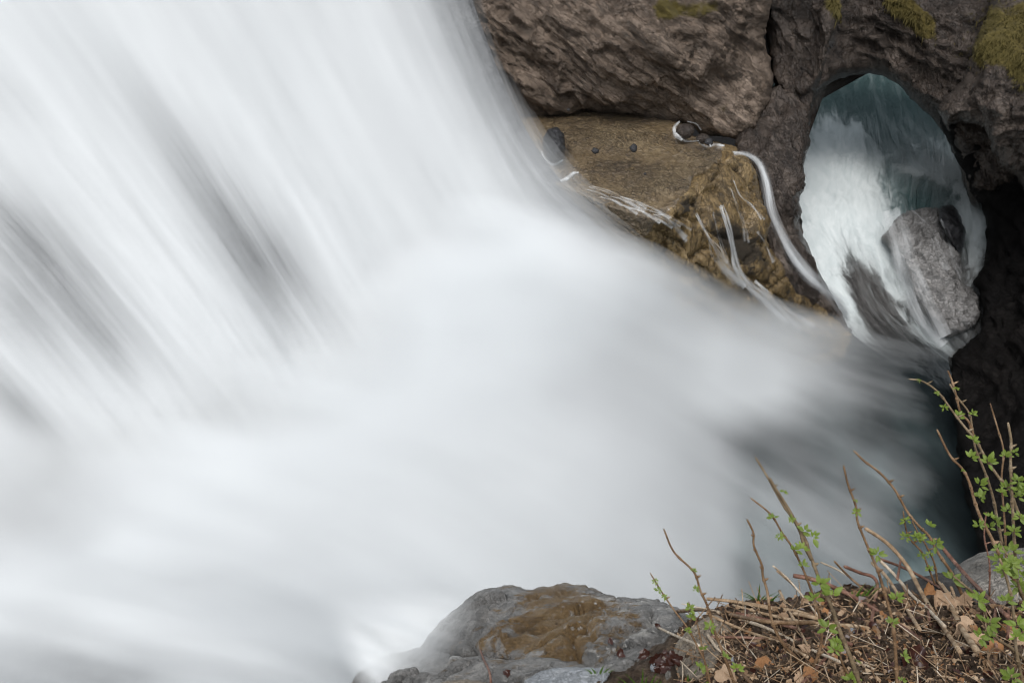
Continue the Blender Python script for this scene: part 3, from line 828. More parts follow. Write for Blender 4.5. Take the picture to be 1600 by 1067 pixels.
def run_dens(px, py, u, v):
    d = RUNL(px, py)
    d = np.where(px < 1000, 1 - (1 - d) * (0.45 + 0.55 * sstep(600, 1000, px) + 0.55 * sstep(960, 1040, py) * (px < 600)), d)
    d = d - 0.14 * sstep(1060, 1220, px) * sstep(600, 700, py) * (1 - sstep(1280, 1400, px))
    d = d - 0.26 * gau(px, py, 180, 1055, 70, 32, 0) - 0.12 * gau(px, py, 590, 1045, 60, 25, 0) - 0.15 * gau(px, py, 60, 1010, 50, 50, 0)
    for (cx, cy_, sl, sw, an, a) in [(740, 337, 55, 5, 4, -.05), (700, 300, 60, 30, 10, .05), (1060, 560, 90, 40, 40, -.05), (1170, 700, 90, 16, 30, -.2), (1150, 640, 60, 40, 0, .1),
                                     (1185, 575, 90, 45, 15, .24), (1120, 625, 50, 40, 0, .12), (1340, 545, 80, 30, 25, .14), (1420, 610, 50, 14, 35, .12), (1240, 700, 120, 26, 32, -.10), (1300, 640, 80, 22, 40, -.06), (1340, 815, 100, 80, 40, .22), (1390, 700, 70, 40, 40, .10), (720, 300, 80, 50, 30, .10), (705, 430, 50, 90, 20, .10), (560, 640, 200, 60, 10, .06), (860, 470, 120, 34, 40, -.05), (960, 620, 130, 40, 40, -.05), (560, 930, 120, 14, -5, -.02), (330, 900, 110, 12, -12, -.03), (150, 720, 110, 60, -10, .05), (80, 850, 60, 70, 0, -.05), (880, 480, 150, 30, 40, -.03), (740, 510, 60, 40, 30, .05), (1165, 870, 14, 60, 0, -.12), (1430, 690, 60, 20, 40, .10)]:
        d = d + a * gau(px, py, cx, cy_, sl, sw, an)
    z = np.zeros_like(u)
    start = sstep(0.02, 0.26, v + 0.06 * fbm(np.stack([u * 9, v * 2, z], -1), 3))
    side = sstep(0.0, 0.13 - 0.08 * sstep(0.5, 0.75, v), u + 0.02 * fbm(np.stack([u * 6, v * 5, z + 4], -1), 2))
    end = 1 - sstep(0.84, 0.99, v) * sstep(1000, 1150, px)
    k = start * side * end
    wob = 60 * fbm(np.stack([u * 5, v * 5, z + 9], -1), 3)
    d = d * (1 - 0.95 * sstep(1190, 1500, px + wob - 0.25 * np.maximum(py - 720, 0)))
    return d * k - 0.3 * (1 - k)
def run_amp(px, py, u, v):
    return 0.34 + 0.45 * sstep(1000, 1250, px) * sstep(300, 420, py) + 0.8 * gau(px, py, 1000, 340, 170, 45, 25) + 0.35 * sstep(950, 1060, py) * (1 - sstep(600, 800, px))
o = sheet('river', RUN, M_run, 200, 200, run_dens, run_amp,
          lambda u, v, px, py: 0.10 * fbm(np.stack([u * 5, v * 2.2, 0 * u + 7], -1), 3) - 1.3 * (1 - sstep(0.0, 0.5, v)) * (0.3 + 0.7 * sstep(0.0, 0.2, u)))
o.name = 'water'
struct(o)

# river coming through the arch and dropping past the grey boulder
def zr(py):
    return float(zdepth(py, -7.3))
RIV = []
for xs in ([1150, 1160, 1180, 1205, 1248, 1290, 1330, 1420], [1250, 1258, 1270, 1288, 1318, 1350, 1395, 1485], [1330, 1345, 1358, 1366, 1385, 1412, 1445, 1515],
           [1410, 1430, 1445, 1442, 1450, 1470, 1495, 1550], [1490, 1515, 1530, 1520, 1525, 1535, 1545, 1590], [1600, 1620, 1630, 1610, 1600, 1600, 1605, 1640]):
    RIV.append([(x, y, d) for x, y, d in zip(xs, [100, 180, 250, 318, 400, 460, 520, 590], [zr(100), zr(180), zr(250), zr(318), 20.1, 19.7, 19.3, 18.9])] + [(xs[-1] + 70, 680, 18.4)])
def riv_dens(px, py, u, v):
    d = 0.08 - 0.38 * (1 - sstep(130, 260, py))
    for (cx, cy_, sl, sw, an, a) in [(1290, 250, 75, 42, 75, .52), (1275, 330, 70, 38, 80, .5), (1320, 205, 30, 22, 0, .45), (1330, 330, 60, 45, 60, .5), (1280, 400, 60, 26, 65, .6), (1345, 280, 40, 26, 60, .35),
                                     (1320, 480, 60, 14, 65, .8), (1385, 390, 50, 30, 70, .5), (1400, 350, 24, 18, 30, .3), (1410, 460, 50, 16, 60, .35), (1450, 525, 60, 9, 35, .45),
                                     (1345, 445, 40, 18, 68, -.55), (1390, 500, 40, 16, 50, -.3), (1350, 145, 80, 22, 0, -.12),
                                     (1485, 270, 46, 9, 14, .75), (1500, 296, 40, 6, 25, .5), (1428, 266, 16, 6, 10, .7), (1405, 205, 40, 5, 45, .35), (1450, 215, 50, 5, 45, .3), (1475, 240, 60, 12, 40, .15), (1525, 370, 46, 16, 88, .8), (1515, 330, 22, 18, 60, .35), (1415, 300, 36, 16, 0, -.1), (1395, 325, 26, 8, 0, -.1)]:
        d = d + a * gau(px, py, cx, cy_, sl, sw, an)
    return np.clip(d, 0, 1.1)
o = sheet('river', RIV, M_river, 160, 220, riv_dens, lambda px, py, u, v: 2.3 + 0 * px,
          lambda u, v, px, py: 0.05 * fbm(np.stack([px / 26, py / 34, 0 * u], -1), 4) * sstep(0.1, 0.4, v), 0.0, (1, 1),
          {'grey': lambda px, py, u, v: sstep(310, 430, py), 'solid': lambda px, py, u, v: 1 - sstep(485, 590, py + 0.12 * (1480 - px))})
struct(o)
# deep teal pool at the foot of the falls
NP = 60
gx, gy = np.meshgrid(np.linspace(-4, 16, NP), np.linspace(5, 24, NP))
PV = np.stack([gx.ravel(), gy.ravel(), -11.8 + 0.08 * fbm(np.stack([gx.ravel(), gy.ravel(), 0 * gx.ravel()], -1) * 0.5, 3)], -1)
idx = np.arange(NP * NP).reshape(NP, NP)
PQ = np.stack([idx[:-1, :-1], idx[:-1, 1:], idx[1:, 1:], idx[1:, :-1]], -1).reshape(-1, 4)
o = struct(link('pool', PV, PQ, M_pool))
# gorge floor far below, under everything
NP = 50
gx, gy = np.meshgrid(np.linspace(-60, 60, NP), np.linspace(-20, 90, NP))
PV = np.stack([gx.ravel(), gy.ravel(), -16 + 1.2 * fbm(np.stack([gx.ravel(), gy.ravel(), 0 * gx.ravel()], -1) * 0.15, 3)], -1)
idx = np.arange(NP * NP).reshape(NP, NP)
PQ = np.stack([idx[:-1, :-1], idx[:-1, 1:], idx[1:, 1:], idx[1:, :-1]], -1).reshape(-1, 4)
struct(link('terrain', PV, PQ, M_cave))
# river gallery behind the arch: side walls and roof that keep it dark
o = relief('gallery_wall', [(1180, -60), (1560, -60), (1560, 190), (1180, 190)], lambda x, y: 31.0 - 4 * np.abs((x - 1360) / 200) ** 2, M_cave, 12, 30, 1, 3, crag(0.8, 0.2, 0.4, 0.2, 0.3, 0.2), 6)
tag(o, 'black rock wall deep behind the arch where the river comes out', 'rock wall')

# ------------------------------------------------------------------ draping: depth of the first rock on a pixel's ray
from mathutils.bvhtree import BVHTree
def bvh_of(objs):
    vs, fs = [], []
    for ob in objs:
        n = len(vs)
        l = ob.location
        vs += [v.co + l for v in ob.data.vertices]
        fs += [[n + i for i in p.vertices] for p in ob.data.polygons]
    return BVHTree.FromPolygons(vs, fs)
rocks = [x for x in scene.objects if x.type == 'MESH' and x.name.split('.')[0] in ('cliff', 'rock_ledge', 'rock_pillar', 'rock_arch', 'boulder', 'rock', 'rock_spur')]
BV = bvh_of(rocks)
def hit(bv, px, py, default=16.0):
    dv = at(px, py, 1.0) - CAM
    r = bv.ray_cast(Vector(CAM), Vector(dv))
    return default if r[0] is None else r[3] / float(np.linalg.norm(dv))
def drape(name, pts, off=0.07, dn=0.85, am=0.5, bulge=0.03, uvs=(1, 1), nu=12, fade=(0.06, 0.12)):
    P = spline(np.array(pts, float), 30)
    hd = np.array([hit(BV, x, y, np.nan) for x, y, w in P])
    ok = ~np.isnan(hd)
    hd = np.interp(np.arange(30), np.arange(30)[ok], hd[ok])
    sm = np.array([hd[max(0, i - 2):i + 3].min() for i in range(30)])
    sm = np.convolve(np.pad(sm, 3, 'edge'), np.ones(7) / 7, 'valid') - off
    q = [(x, y, d, w) for (x, y, w), d in zip(P, sm)]
    def dens(px, py, u, v):
        return dn * np.sin(np.pi * np.clip(u, 0, 1)) ** 1.6 * (1 + 0.25 * np.sin(v * 17 + pts[0][0])) - 0.12 * sstep(0, fade[0], v) * (1 - sstep(1 - fade[1], 1, v))
    o = ribbon(name, q, M_thread, 5, nu, 90, bulge, dens, lambda px, py, u, v: am + 0 * px, uvs)
    return struct(o)
def threads(pts, n, spread, dn):
    """a rivulet as several thin strands that part and rejoin"""
    rnd = random.Random(int(pts[0][0] * 7 + pts[0][1]))
    for k in range(n):
        o1, o2 = rnd.uniform(-1, 1) * spread, rnd.uniform(-1, 1) * spread
        m = len(pts) - 1
        q = [(x + o1 * (i / m) + rnd.uniform(-.25, .25) * spread, y + rnd.uniform(-3, 3) - o2 * 0.3 * i / m, rnd.uniform(0.5, 1.1) * w) for i, (x, y, w) in enumerate(pts)]
        drape('stream', q, 0.08 + 0.01 * k, dn * rnd.uniform(.4, .8), 1.1, 0.0, (2.2, 2.6), 12, (0.2, 0.4))
S1 = [(1146, 240), (1166, 241), (1186, 254), (1198, 288), (1206, 328), (1222, 366), (1242, 402), (1266, 432), (1292, 454), (1314, 476), (1330, 500)]
drape('stream', [(x, y, w) for (x, y), w in zip(S1, [5, 8, 11, 13, 15, 15, 15, 16, 16, 16, 12])], 0.10, 0.34, 1.0, 0.0, (3, 1.2))
threads([(x, y, w) for (x, y), w in zip(S1, [2, 3, 5, 6, 6, 7, 7, 8, 8, 8, 8])], 8, 9, 0.5)
threads([(1126, 322, 1.5), (1136, 346, 3), (1146, 380, 4), (1153, 415, 5), (1172, 444, 6), (1202, 470, 7), (1236, 500, 8)], 7, 15, 0.5)
threads([(1090, 336, 1.5), (1104, 366, 3), (1118, 392, 4), (1130, 420, 6), (1156, 450, 8)], 6, 16, 0.45)
threads([(1114, 332, 1.2), (1120, 352, 2), (1128, 380, 2.5), (1138, 412, 4)], 2, 5, 0.4)
threads([(1146, 282, 1.4), (1158, 305, 2.2), (1176, 324, 2.6), (1192, 342, 3)], 2, 4, 0.5)
threads([(1142, 296, 1.2), (1152, 325, 2.2), (1160, 350, 2.6), (1166, 380, 3)], 2, 5, 0.35)
threads([(1184, 360, 2), (1196, 384, 3), (1208, 410, 4)], 2, 5, 0.35)
threads([(1022, 333, 1.4), (1036, 339, 2.2), (1050, 350, 2.6), (1072, 374, 5)], 3, 4, 0.55)
threads([(1180, 440, 3), (1205, 465, 5), (1232, 490, 7), (1260, 515, 8)], 4, 12, 0.5)
# thin water combing over the left flank and the right shoulder of the grey boulder
drape('stream', [(1398, 326, 8), (1414, 366, 16), (1426, 412, 20), (1446, 462, 20), (1476, 526, 18)], 0.22, 0.34, 0.9, 0.10, (1.5, 1.6), 20, (0.25, 0.3))
drape('stream', [(1384, 330, 8), (1400, 380, 16), (1412, 430, 20), (1436, 490, 18), (1474, 540, 14)], 0.26, 0.48, 0.9, 0.10, (1.5, 1.6), 20, (0.25, 0.3))
threads([(1424, 326, 2), (1448, 352, 3), (1462, 390, 5), (1474, 420, 5)], 2, 10, 0.3)
threads([(1470, 342, 2), (1480, 370, 3), (1492, 410, 4), (1504, 436, 5)], 2, 4, 0.45)
drape('foam', [(1062, 190, 2), (1054, 199, 4), (1056, 211, 5), (1066, 219, 3)], 0.08, 0.8, 1.3, 0.0, (2, 2), 12, (0.2, 0.25))
drape('foam', [(1056, 208, 2), (1068, 219, 3), (1080, 221, 2), (1092, 220, 1)], 0.09, 0.6, 1.3, 0.0, (2, 2), 12, (0.25, 0.3))
drape('foam', [(1074, 190, 1), (1088, 194, 2), (1096, 204, 1.5)], 0.08, 0.6, 1.3, 0.0, (2, 2), 12, (0.25, 0.3))
drape('foam', [(1092, 223, 2), (1104, 229, 3.5), (1116, 226, 4), (1132, 228, 2)], 0.08, 0.75, 1.3, 0.0, (2, 2), 12, (0.25, 0.3))
drape('foam', [(876, 283, 3), (886, 279, 5), (896, 271, 4), (904, 270, 2)], 0.06, 0.9, 0.6)
drape('foam', [(846, 236, 3), (852, 250, 4), (866, 257, 4), (880, 250, 2)], 0.06, 0.8, 0.5)
rt = random.Random(3)
for k in range(12):
    x = rt.uniform(885, 1020)
    y = 276 + (x - 880) * 0.36 + rt.uniform(-2, 14)
    l = rt.uniform(40, 80)
    drape('foam', [(x, y, 1.2), (x + l * .35, y + l * .10, 2), (x + l * .7, y + l * .27, 3), (x + l, y + l * .46, 4)], 0.04, rt.uniform(.2, .42), 0.5, 0.0, (1, 1), 8, (0.45, 0.5))

# ================================================================== THE VIEWER'S BANK
gd = tps([(560, 1067, 3.6), (700, 1067, 3.0), (900, 1067, 2.45), (1100, 1067, 1.85), (1350, 1067, 1.68), (1600, 1067, 1.6), (1700, 1067, 1.55), (1100, 960, 2.4), (1200, 935, 2.45), (1300, 920, 2.5),
          (1400, 930, 2.4), (1500, 950, 2.25), (1600, 955, 2.15), (1350, 1000, 1.98), (1150, 1010, 2.02), (1550, 1010, 1.86), (1000, 1020, 2.6), (1700, 950, 2.1),
          (560, 1250, 2.6), (1000, 1250, 1.7), (1350, 1250, 1.4), (1700, 1250, 1.3), (300, 1250, 3.2)])
def soil_disp(P, p2):
    f1, e, idv = cells(P * 26)
    return 0.035 * fbm(P * 5, 3) + 0.012 * (idv - 0.4) * sstep(0.0, 0.2, e) + 0.012 * fbm(P * 30, 3)
ground = relief('ground', [(980, 1040), (1040, 1000), (1070, 976), (1100, 962), (1135, 944), (1170, 938), (1210, 938), (1250, 930), (1290, 920), (1330, 914), (1362, 916), (1400, 926), (1440, 936), (1480, 934),
                           (1520, 942), (1560, 944), (1600, 940), (1660, 936), (1760, 930), (1900, 940), (1900, 1400), (400, 1400), (480, 1200), (640, 1100), (760, 1072), (880, 1062)],
                gd, M_soil, 3.0, 22, 0.10, 0.8, soil_disp, 4, 0.04)
struct(ground)

# big lichen boulder at the brink
def fg(name, poly, dp, mat, label, step=2.2, R=40, rimd=0.35, back=0.8, disp=None, attr=None, edge=2.0, ef=0.03, cat='boulder'):
    o = relief(name, poly, dp, mat, step, R, rimd, back, disp, edge, ef, attr)
    return tag(o, label, cat)
lich = {'stain': lambda x, y: 0.85 * gau(x, y, 885, 945, 105, 36, 12) + 0.72 * gau(x, y, 830, 1000, 95, 28, 0) - 0.25 * gau(x, y, 720, 975, 50, 50) - 0.35 * gau(x, y, 1040, 990, 60, 60) - 0.2 * gau(x, y, 800, 930, 50, 20),
        'lichen': lambda x, y: sstep(840, 960, x) * 0.9 + 0.1}
fg('boulder', [(652, 1016), (672, 990), (700, 962), (728, 936), (752, 920), (784, 911), (808, 914), (832, 919), (858, 914), (884, 911), (906, 913), (930, 924), (962, 932), (984, 936), (1010, 935), (1036, 940),
               (1060, 948), (1084, 966), (1096, 1000), (1090, 1060), (1000, 1100), (860, 1080), (790, 1044), (720, 1040), (680, 1038), (660, 1030)],
   [(660, 1020, 3.75), (780, 915, 4.1), (890, 915, 4.0), (1000, 938, 3.5), (1080, 980, 2.9), (800, 1000, 3.4), (900, 1000, 3.15), (1000, 1010, 2.8), (720, 1035, 3.45), (860, 1060, 2.9), (1060, 1060, 2.3), (720, 970, 3.8)],
   M_fg, 'grey boulder at the brink with a rust-orange stain and pale lichen spots', 2.0, 34, 0.40, 1.2, crag(0.06, 0.012, 2.0, 0.02, 0.3, 0.045), lich, 3.0, 0.045)
fg('rock', [(560, 1050), (590, 1030), (626, 1017), (650, 1010), (676, 1014), (704, 1022), (720, 1046), (712, 1090), (640, 1130), (560, 1120), (540, 1080)],
   [(560, 1060, 3.5), (630, 1025, 3.45), (700, 1050, 3.2), (640, 1100, 2.9)], M_fg, 'low grey rock left of the rust-stained boulder, touching the spray', 2.0, 18, 0.15, 0.5,
   crag(0.04, 0.004, 3.0, 0.012, 0.3, 0.02), {'stain': lambda x, y: 0 * x - 0.5, 'lichen': lambda x, y: 0 * x}, cat='rock')
fg('rock', [(684, 1050), (704, 1022), (750, 1022), (790, 1030), (836, 1026), (870, 1026), (900, 1032), (930, 1044), (920, 1090), (800, 1130), (700, 1100)],
   [(700, 1045, 3.1), (800, 1040, 2.9), (900, 1035, 2.75), (800, 1090, 2.6)], M_fg, 'long grey rock in front of the rust-stained boulder at the picture foot', 2.0, 16, 0.12, 0.5,
   crag(0.04, 0.004, 3.0, 0.012, 0.3, 0.02), {'stain': lambda x, y: 0.25 + 0 * x, 'lichen': lambda x, y: 0.5 + 0 * x}, cat='rock')
fg('flat_stone', [(818, 1062), (838, 1050), (868, 1043), (905, 1041), (940, 1042), (956, 1048), (950, 1062), (930, 1085), (880, 1100), (826, 1090)],
   [(830, 1060, 2.55), (900, 1042, 2.55), (950, 1050, 2.45), (880, 1090, 2.3)], M_blue, 'flat pale blue-grey stone lying below the boulder', 1.6, 9, 0.05, 0.2, crag(0.015, 0.006, 6, 0.01, 0.2, 0.012), None, 1.5, 0.06, 'stone')
fg('stone', [(676, 1072), (700, 1062), (730, 1061), (760, 1066), (770, 1090), (720, 1110), (680, 1100)], [(680, 1070, 2.85), (760, 1068, 2.75), (720, 1100, 2.6)], M_tan,
   'low tan stone at the lower edge left of the flat blue-grey stone', 1.6, 9, 0.06, 0.2, crag(0.015, 0.006, 6, 0.01, 0.2, 0.01), None, 1.5, 0.06, 'stone')
fg('stone', [(1052, 1030), (1058, 1005), (1075, 985), (1098, 968), (1122, 962), (1142, 972), (1146, 996), (1130, 1020), (1118, 1050), (1090, 1066), (1062, 1056)],
   [(1060, 1020, 2.1), (1110, 965, 2.28), (1140, 990, 2.1), (1090, 1060, 1.86), (1100, 1010, 2.02)], M_tan, 'tan stone under the dead canes at the right end of the boulder', 1.8, 16, 0.08, 0.25, crag(0.03, 0.003, 3, 0.006, 0.2, 0.015), None, 1.5, 0.05, 'stone')
fg('boulder', [(1486, 890), (1504, 872), (1526, 860), (1556, 855), (1590, 852), (1640, 846), (1700, 860), (1710, 960), (1640, 980), (1560, 968), (1510, 950), (1490, 925)],
   [(1490, 900, 2.75), (1560, 858, 2.8), (1650, 855, 2.7), (1560, 920, 2.5), (1650, 960, 2.35), (1520, 945, 2.5)], M_stone, 'rounded grey boulder behind the leafy canes at the right edge', 2.0, 30, 0.22, 0.7, crag(0.04, 0.003, 3, 0.01, 0.4, 0.012), None, 1.5, 0.03)
fg('rock', [(1370, 930), (1392, 914), (1420, 906), (1450, 898), (1476, 894), (1496, 902), (1512, 925), (1508, 960), (1460, 975), (1400, 960), (1374, 948)],
   [(1380, 930, 2.6), (1440, 902, 2.65), (1500, 920, 2.5), (1440, 960, 2.4)], M_darkstone, 'dark shaded rock left of the rounded grey boulder, behind the dry leaves', 1.8, 18, 0.15, 0.4, crag(0.03, 0.004, 3, 0.01, 0.3, 0.015), None, 1.5, 0.05, cat='rock')

# ------------------------------------------------------------------ canes, sticks, leaves
BG = bvh_of([ground] + [x for x in scene.objects if x.type == 'MESH' and x.name.split('.')[0] in ('flat_stone', 'stone', 'boulder', 'rock') and (np.array(x.location) - CAM)[1] < 5])

def tube(V, Fc, pts, rad, sides=7, knots=0):
    P = np.asarray(pts, float)
    n0 = len(V)
    T = np.gradient(P, axis=0)
    T /= np.maximum(np.linalg.norm(T, axis=1), 1e-9)[:, None]
    up = np.array([0.31, 0.9, 0.2])
    for i, (p, t) in enumerate(zip(P, T)):
        a = np.cross(t, up)
        a /= np.linalg.norm(a)
        b = np.cross(t, a)
        for k in range(sides):
            w = 2 * math.pi * k / sides
            V.append(p + rad[i] * (math.cos(w) * a + math.sin(w) * b))
        if i:
            for k in range(sides):
                k2 = (k + 1) % sides
                q = n0 + (i - 1) * sides
                Fc.append([q + k, q + k2, q + sides + k2, q + sides + k])
    Fc.append([n0 + k for k in range(sides)][::-1])
    Fc.append([n0 + (len(P) - 1) * sides + k for k in range(sides)])

def leaflet(V, Fc, base, direc, nrm, L, wd, curl=0.25):
    direc = direc / np.linalg.norm(direc)
    side = np.cross(direc, nrm)
    side /= np.linalg.norm(side)
    nn = np.cross(side, direc)
    prof = [(0, .05), (.18, .55), (.38, .95), (.52, .86), (.60, .92), (.78, .55), (.84, .56), (1.0, .02)]
    n0 = len(V)
    for t, w in prof:
        c = base + direc * L * t + nn * L * (-curl * t * t)
        for s in (-1, 0, 1):
            V.append(c + side * s * w * wd * 0.5 + nn * abs(s) * w * wd * 0.16)
    for i in range(len(prof) - 1):
        a = n0 + i * 3
        Fc.append([a, a + 1, a + 4, a + 3])
        Fc.append([a + 1, a + 2, a + 5, a + 4])

def sprig_mesh(pos, px_size, d, rnd):
    V, Fc = [], []
    S = px_size * 0.7 * d / F
    toc = CAM - pos
    toc /= np.linalg.norm(toc)
    upv = np.array([0, 0, 1.0])
    right = np.cross(upv, toc)
    right /= np.linalg.norm(right)
    up2 = np.cross(toc, right)
    k = rnd.choice([5, 6, 7, 8])
    a0 = rnd.uniform(-0.5, 0.5)
    for j in range(k):
        a = a0 + (j - (k - 1) / 2) * rnd.uniform(0.55, 0.8) + rnd.uniform(-.2, .2)
        tilt = rnd.uniform(-0.25, 0.7)
        dr = math.sin(a) * right + math.cos(a) * up2 + tilt * toc
        nr = toc + rnd.uniform(-.6, .6) * right + rnd.uniform(0, .8) * upv
        L = S * rnd.uniform(0.32, 0.62)
        st = pos + rnd.uniform(0, 0.16) * S * (math.sin(a) * right + math.cos(a) * up2)
        leaflet(V, Fc, st, dr, nr, L, L * rnd.uniform(0.42, 0.58), rnd.uniform(0, .4))
    return V, Fc

def stem_path(pts, d0, d1, n_per=7):
    P = np.array([(x, y) for x, y in pts], float)
    n = (len(P) - 1) * n_per + 1
    Q = spline(P, n)
    L = np.concatenate([[0], np.cumsum(np.linalg.norm(np.diff(Q, axis=0), axis=1))])
    t = L / L[-1]
    d = d0 + (d1 - d0) * t
    return Q, d, t

def cane(pts, w0, w1, label, sprigs=(), d0=None, d1=None, mat=None, buds=True, forks=()):
    """pts from foot to tip in photo pixels; w = widths in px"""
    rnd = random.Random(len(label) * 7 + int(pts[0][0]))
    if d0 is None:
        d0 = hit(BG, pts[0][0], min(pts[0][1], 1100), float(gd(pts[0][0], pts[0][1]))) - 0.004
    if d1 is None:
        d1 = d0 * 0.97
    V, Fc = [], []
    Q, d, t = stem_path(pts, d0, d1)
    # never behind the ground on the way up
    for i, (x, y) in enumerate(Q):
        h = hit(BG, x, y, 99)
        d[i] = min(d[i], h - 0.012 if i > 2 else h + 0.01)
    d = np.minimum(d, np.convolve(np.pad(d, 3, 'edge'), np.ones(7) / 7, 'valid') + 0.004)
    P = at(Q[:, 0], Q[:, 1], d)
    wd = 0.84 * (w0 + (w1 - w0) * t)
    rad = 0.5 * wd * d / F
    nodes = list(range(5, len(P) - 3, 7))
    for i in nodes:
        rad[i] *= rnd.uniform(1.25, 1.55)
    rad[-1] *= 0.7
    tube(V, Fc, P, rad)
    for i in nodes:
        if buds and rnd.random() < 0.8:
            s = 1 if rnd.random() < .5 else -1
            bd = np.array([s * 0.8, -0.2, 0.9])
            bd /= np.linalg.norm(bd)
            L = 9 * d[i] / F
            tube(V, Fc, [P[i], P[i] + bd * L * .5, P[i] + bd * L], [rad[i] * .7, rad[i] * .75, rad[i] * .15], 5)
    for fk in forks:
        Qf, df, tf = stem_path(fk, float(np.interp(fk[0][1], Q[::-1, 1], d[::-1])), d1)
        Pf = at(Qf[:, 0], Qf[:, 1], df)
        tube(V, Fc, Pf, 0.5 * (w0 * 0.7 + (w1 - w0 * 0.7) * tf) * df / F)
    root = thing('cane', P[0], label, 'cane', 'leafing canes on the bank')
    V = np.array(V) - P[0]
    link('stem', V, Fc, mat or M_cane, parent=root)
    for (x, y, sz) in sprigs:
        dd = float(d[np.argmin(((Q - (x, y)) ** 2).sum(1))]) - 0.012
        pos = at(x, y + sz * 0.3, dd)
        v, f = sprig_mesh(pos, sz, dd, rnd)
        link('leaf_sprig', np.array(v) - P[0], f, M_leaf, parent=root)
    return root

cane([(1152, 1080), (1130, 1020), (1118, 990), (1105, 946), (1094, 922), (1084, 893), (1053, 862), (1037, 826)], 6, 3.2, 'thin brown bent cane with two buds, second from the left',
     [(1083, 888, 14), (1087, 916, 16), (1110, 972, 26), (1134, 1020, 24), (1152, 1036, 26)])
cane([(1112, 1080), (1102, 1035), (1090, 1010), (1074, 980), (1055, 955), (1035, 926), (1016, 895)], 4.2, 2.5, 'short leftmost cane with tiny opening buds in front of the lichen boulder',
     [(1024, 904, 14), (1029, 917, 16), (1038, 928, 14), (1075, 980, 14)])
cane([(1106, 1068), (1101, 1035), (1092, 985), (1084, 960), (1076, 940)], 3.5, 2.5, 'short twig with small green leaves between the two leftmost canes', [(1078, 944, 22), (1080, 958, 22), (1097, 1008, 22), (1094, 1034, 34), (1108, 1064, 20)])
cane([(1266, 1048), (1245, 1028), (1220, 1000), (1205, 965), (1199, 925), (1192, 900), (1190, 882), (1178, 853), (1177, 832), (1167, 811)], 7, 3.5, 'knotty bare cane with no leaves rising from the stick heap', [])
cane([(1350, 1090), (1332, 1035), (1312, 985), (1298, 945), (1282, 910), (1268, 872), (1257, 840), (1240, 812), (1222, 786), (1202, 750), (1180, 714)], 9, 3.5, 'tall leaning forked cane with leaf tufts in the middle of the bank',
     [(1224, 764, 16), (1237, 806, 18), (1258, 820, 28), (1270, 828, 36), (1252, 846, 36), (1280, 900, 44), (1300, 918, 40), (1292, 968, 46), (1305, 1004, 40)], None, None, M_canelight,
     True, [[(1268, 874), (1256, 850), (1250, 830), (1232, 795), (1210, 760), (1203, 747)]])
cane([(1270, 1046), (1282, 1010), (1283, 975), (1272, 935), (1256, 892), (1238, 855), (1222, 832), (1204, 803), (1173, 778)], 6, 3, 'slender cane just left of the tall forked cane, small leaves along its top',
     [(1207, 802, 24), (1218, 832, 20), (1240, 850, 30), (1254, 876, 26), (1272, 925, 34)])
cane([(1402, 1085), (1400, 1030), (1394, 970), (1378, 912), (1369, 885), (1354, 850), (1340, 815), (1337, 790), (1325, 757), (1318, 727)], 7, 3.5, 'upright cane with few leaf pairs right of the tall forked cane',
     [(1339, 794, 20), (1337, 780, 10), (1370, 856, 34), (1400, 925, 32), (1394, 966, 28), (1412, 1018, 26), (1410, 1058, 20)])
cane([(1510, 945), (1490, 900), (1466, 864), (1452, 838), (1436, 822), (1418, 800), (1400, 768), (1384, 748), (1368, 733), (1350, 720), (1334, 704)], 6.5, 3.5, 'long arching cane bending left over the pale pool',
     [(1452, 812, 30), (1462, 840, 34), (1440, 833, 20), (1488, 893, 44)])
cane([(1462, 915), (1448, 880), (1440, 862), (1422, 842), (1416, 828), (1411, 798)], 4, 2.6, 'short thin twig with small leaves left of the parted pair, before the pool',
     [(1416, 806, 24), (1414, 832, 26), (1430, 832, 22), (1440, 862, 18)])
cane([(1465, 912), (1460, 880), (1447, 852), (1436, 835), (1425, 814)], 4, 2.6, 'short thin twig in front of the dark rock, right one of the parted pair', [(1434, 836, 22), (1452, 884, 18), (1453, 862, 16)])
cane([(1608, 950), (1592, 920), (1578, 893), (1562, 868), (1549, 840), (1532, 808), (1522, 780), (1515, 755), (1504, 733), (1484, 711), (1464, 671)], 7.5, 3.8, 'knotty brown cane leaning left beside the leafy clump at the right edge',
     [(1505, 733, 10), (1528, 770, 14), (1548, 800, 26), (1530, 812, 30), (1575, 880, 36), (1562, 866, 36), (1590, 905, 36)])
cane([(1640, 900), (1612, 835), (1592, 803), (1578, 766), (1560, 745), (1541, 717), (1524, 687), (1508, 668), (1490, 645), (1466, 613), (1442, 596), (1420, 592)], 7, 3, 'longest cane arching far left across the dark cavern at the right edge',
     [(1436, 592, 10), (1464, 611, 14), (1476, 632, 18), (1520, 680, 24), (1543, 710, 44), (1516, 705, 34), (1572, 752, 34), (1590, 768, 30)], None, None, M_canelight)
cane([(1524, 690), (1514, 660), (1501, 645), (1494, 618), (1487, 594), (1481, 579)], 5, 3.2, 'topmost cane tip with a cut white end against the black cavern', [(1497, 642, 26), (1494, 604, 12)], 2.56, 2.50)
cane([(1566, 850), (1560, 820), (1551, 775), (1538, 735), (1524, 700), (1519, 668), (1514, 645), (1497, 622), (1484, 600)], 5.5, 3, 'pale stemmed cane crossing behind the topmost cane tip',
     [(1520, 640, 24), (1530, 748, 34), (1532, 768, 26), (1555, 805, 34), (1546, 815, 30)], None, None, M_canelight)
cane([(1572, 880), (1570, 820), (1565, 750), (1568, 705), (1559, 670), (1547, 630)], 4, 2.6, 'thin straight twig at upper right with one leaf pair near its middle', [(1570, 704, 26), (1564, 760, 26), (1575, 790, 28)])
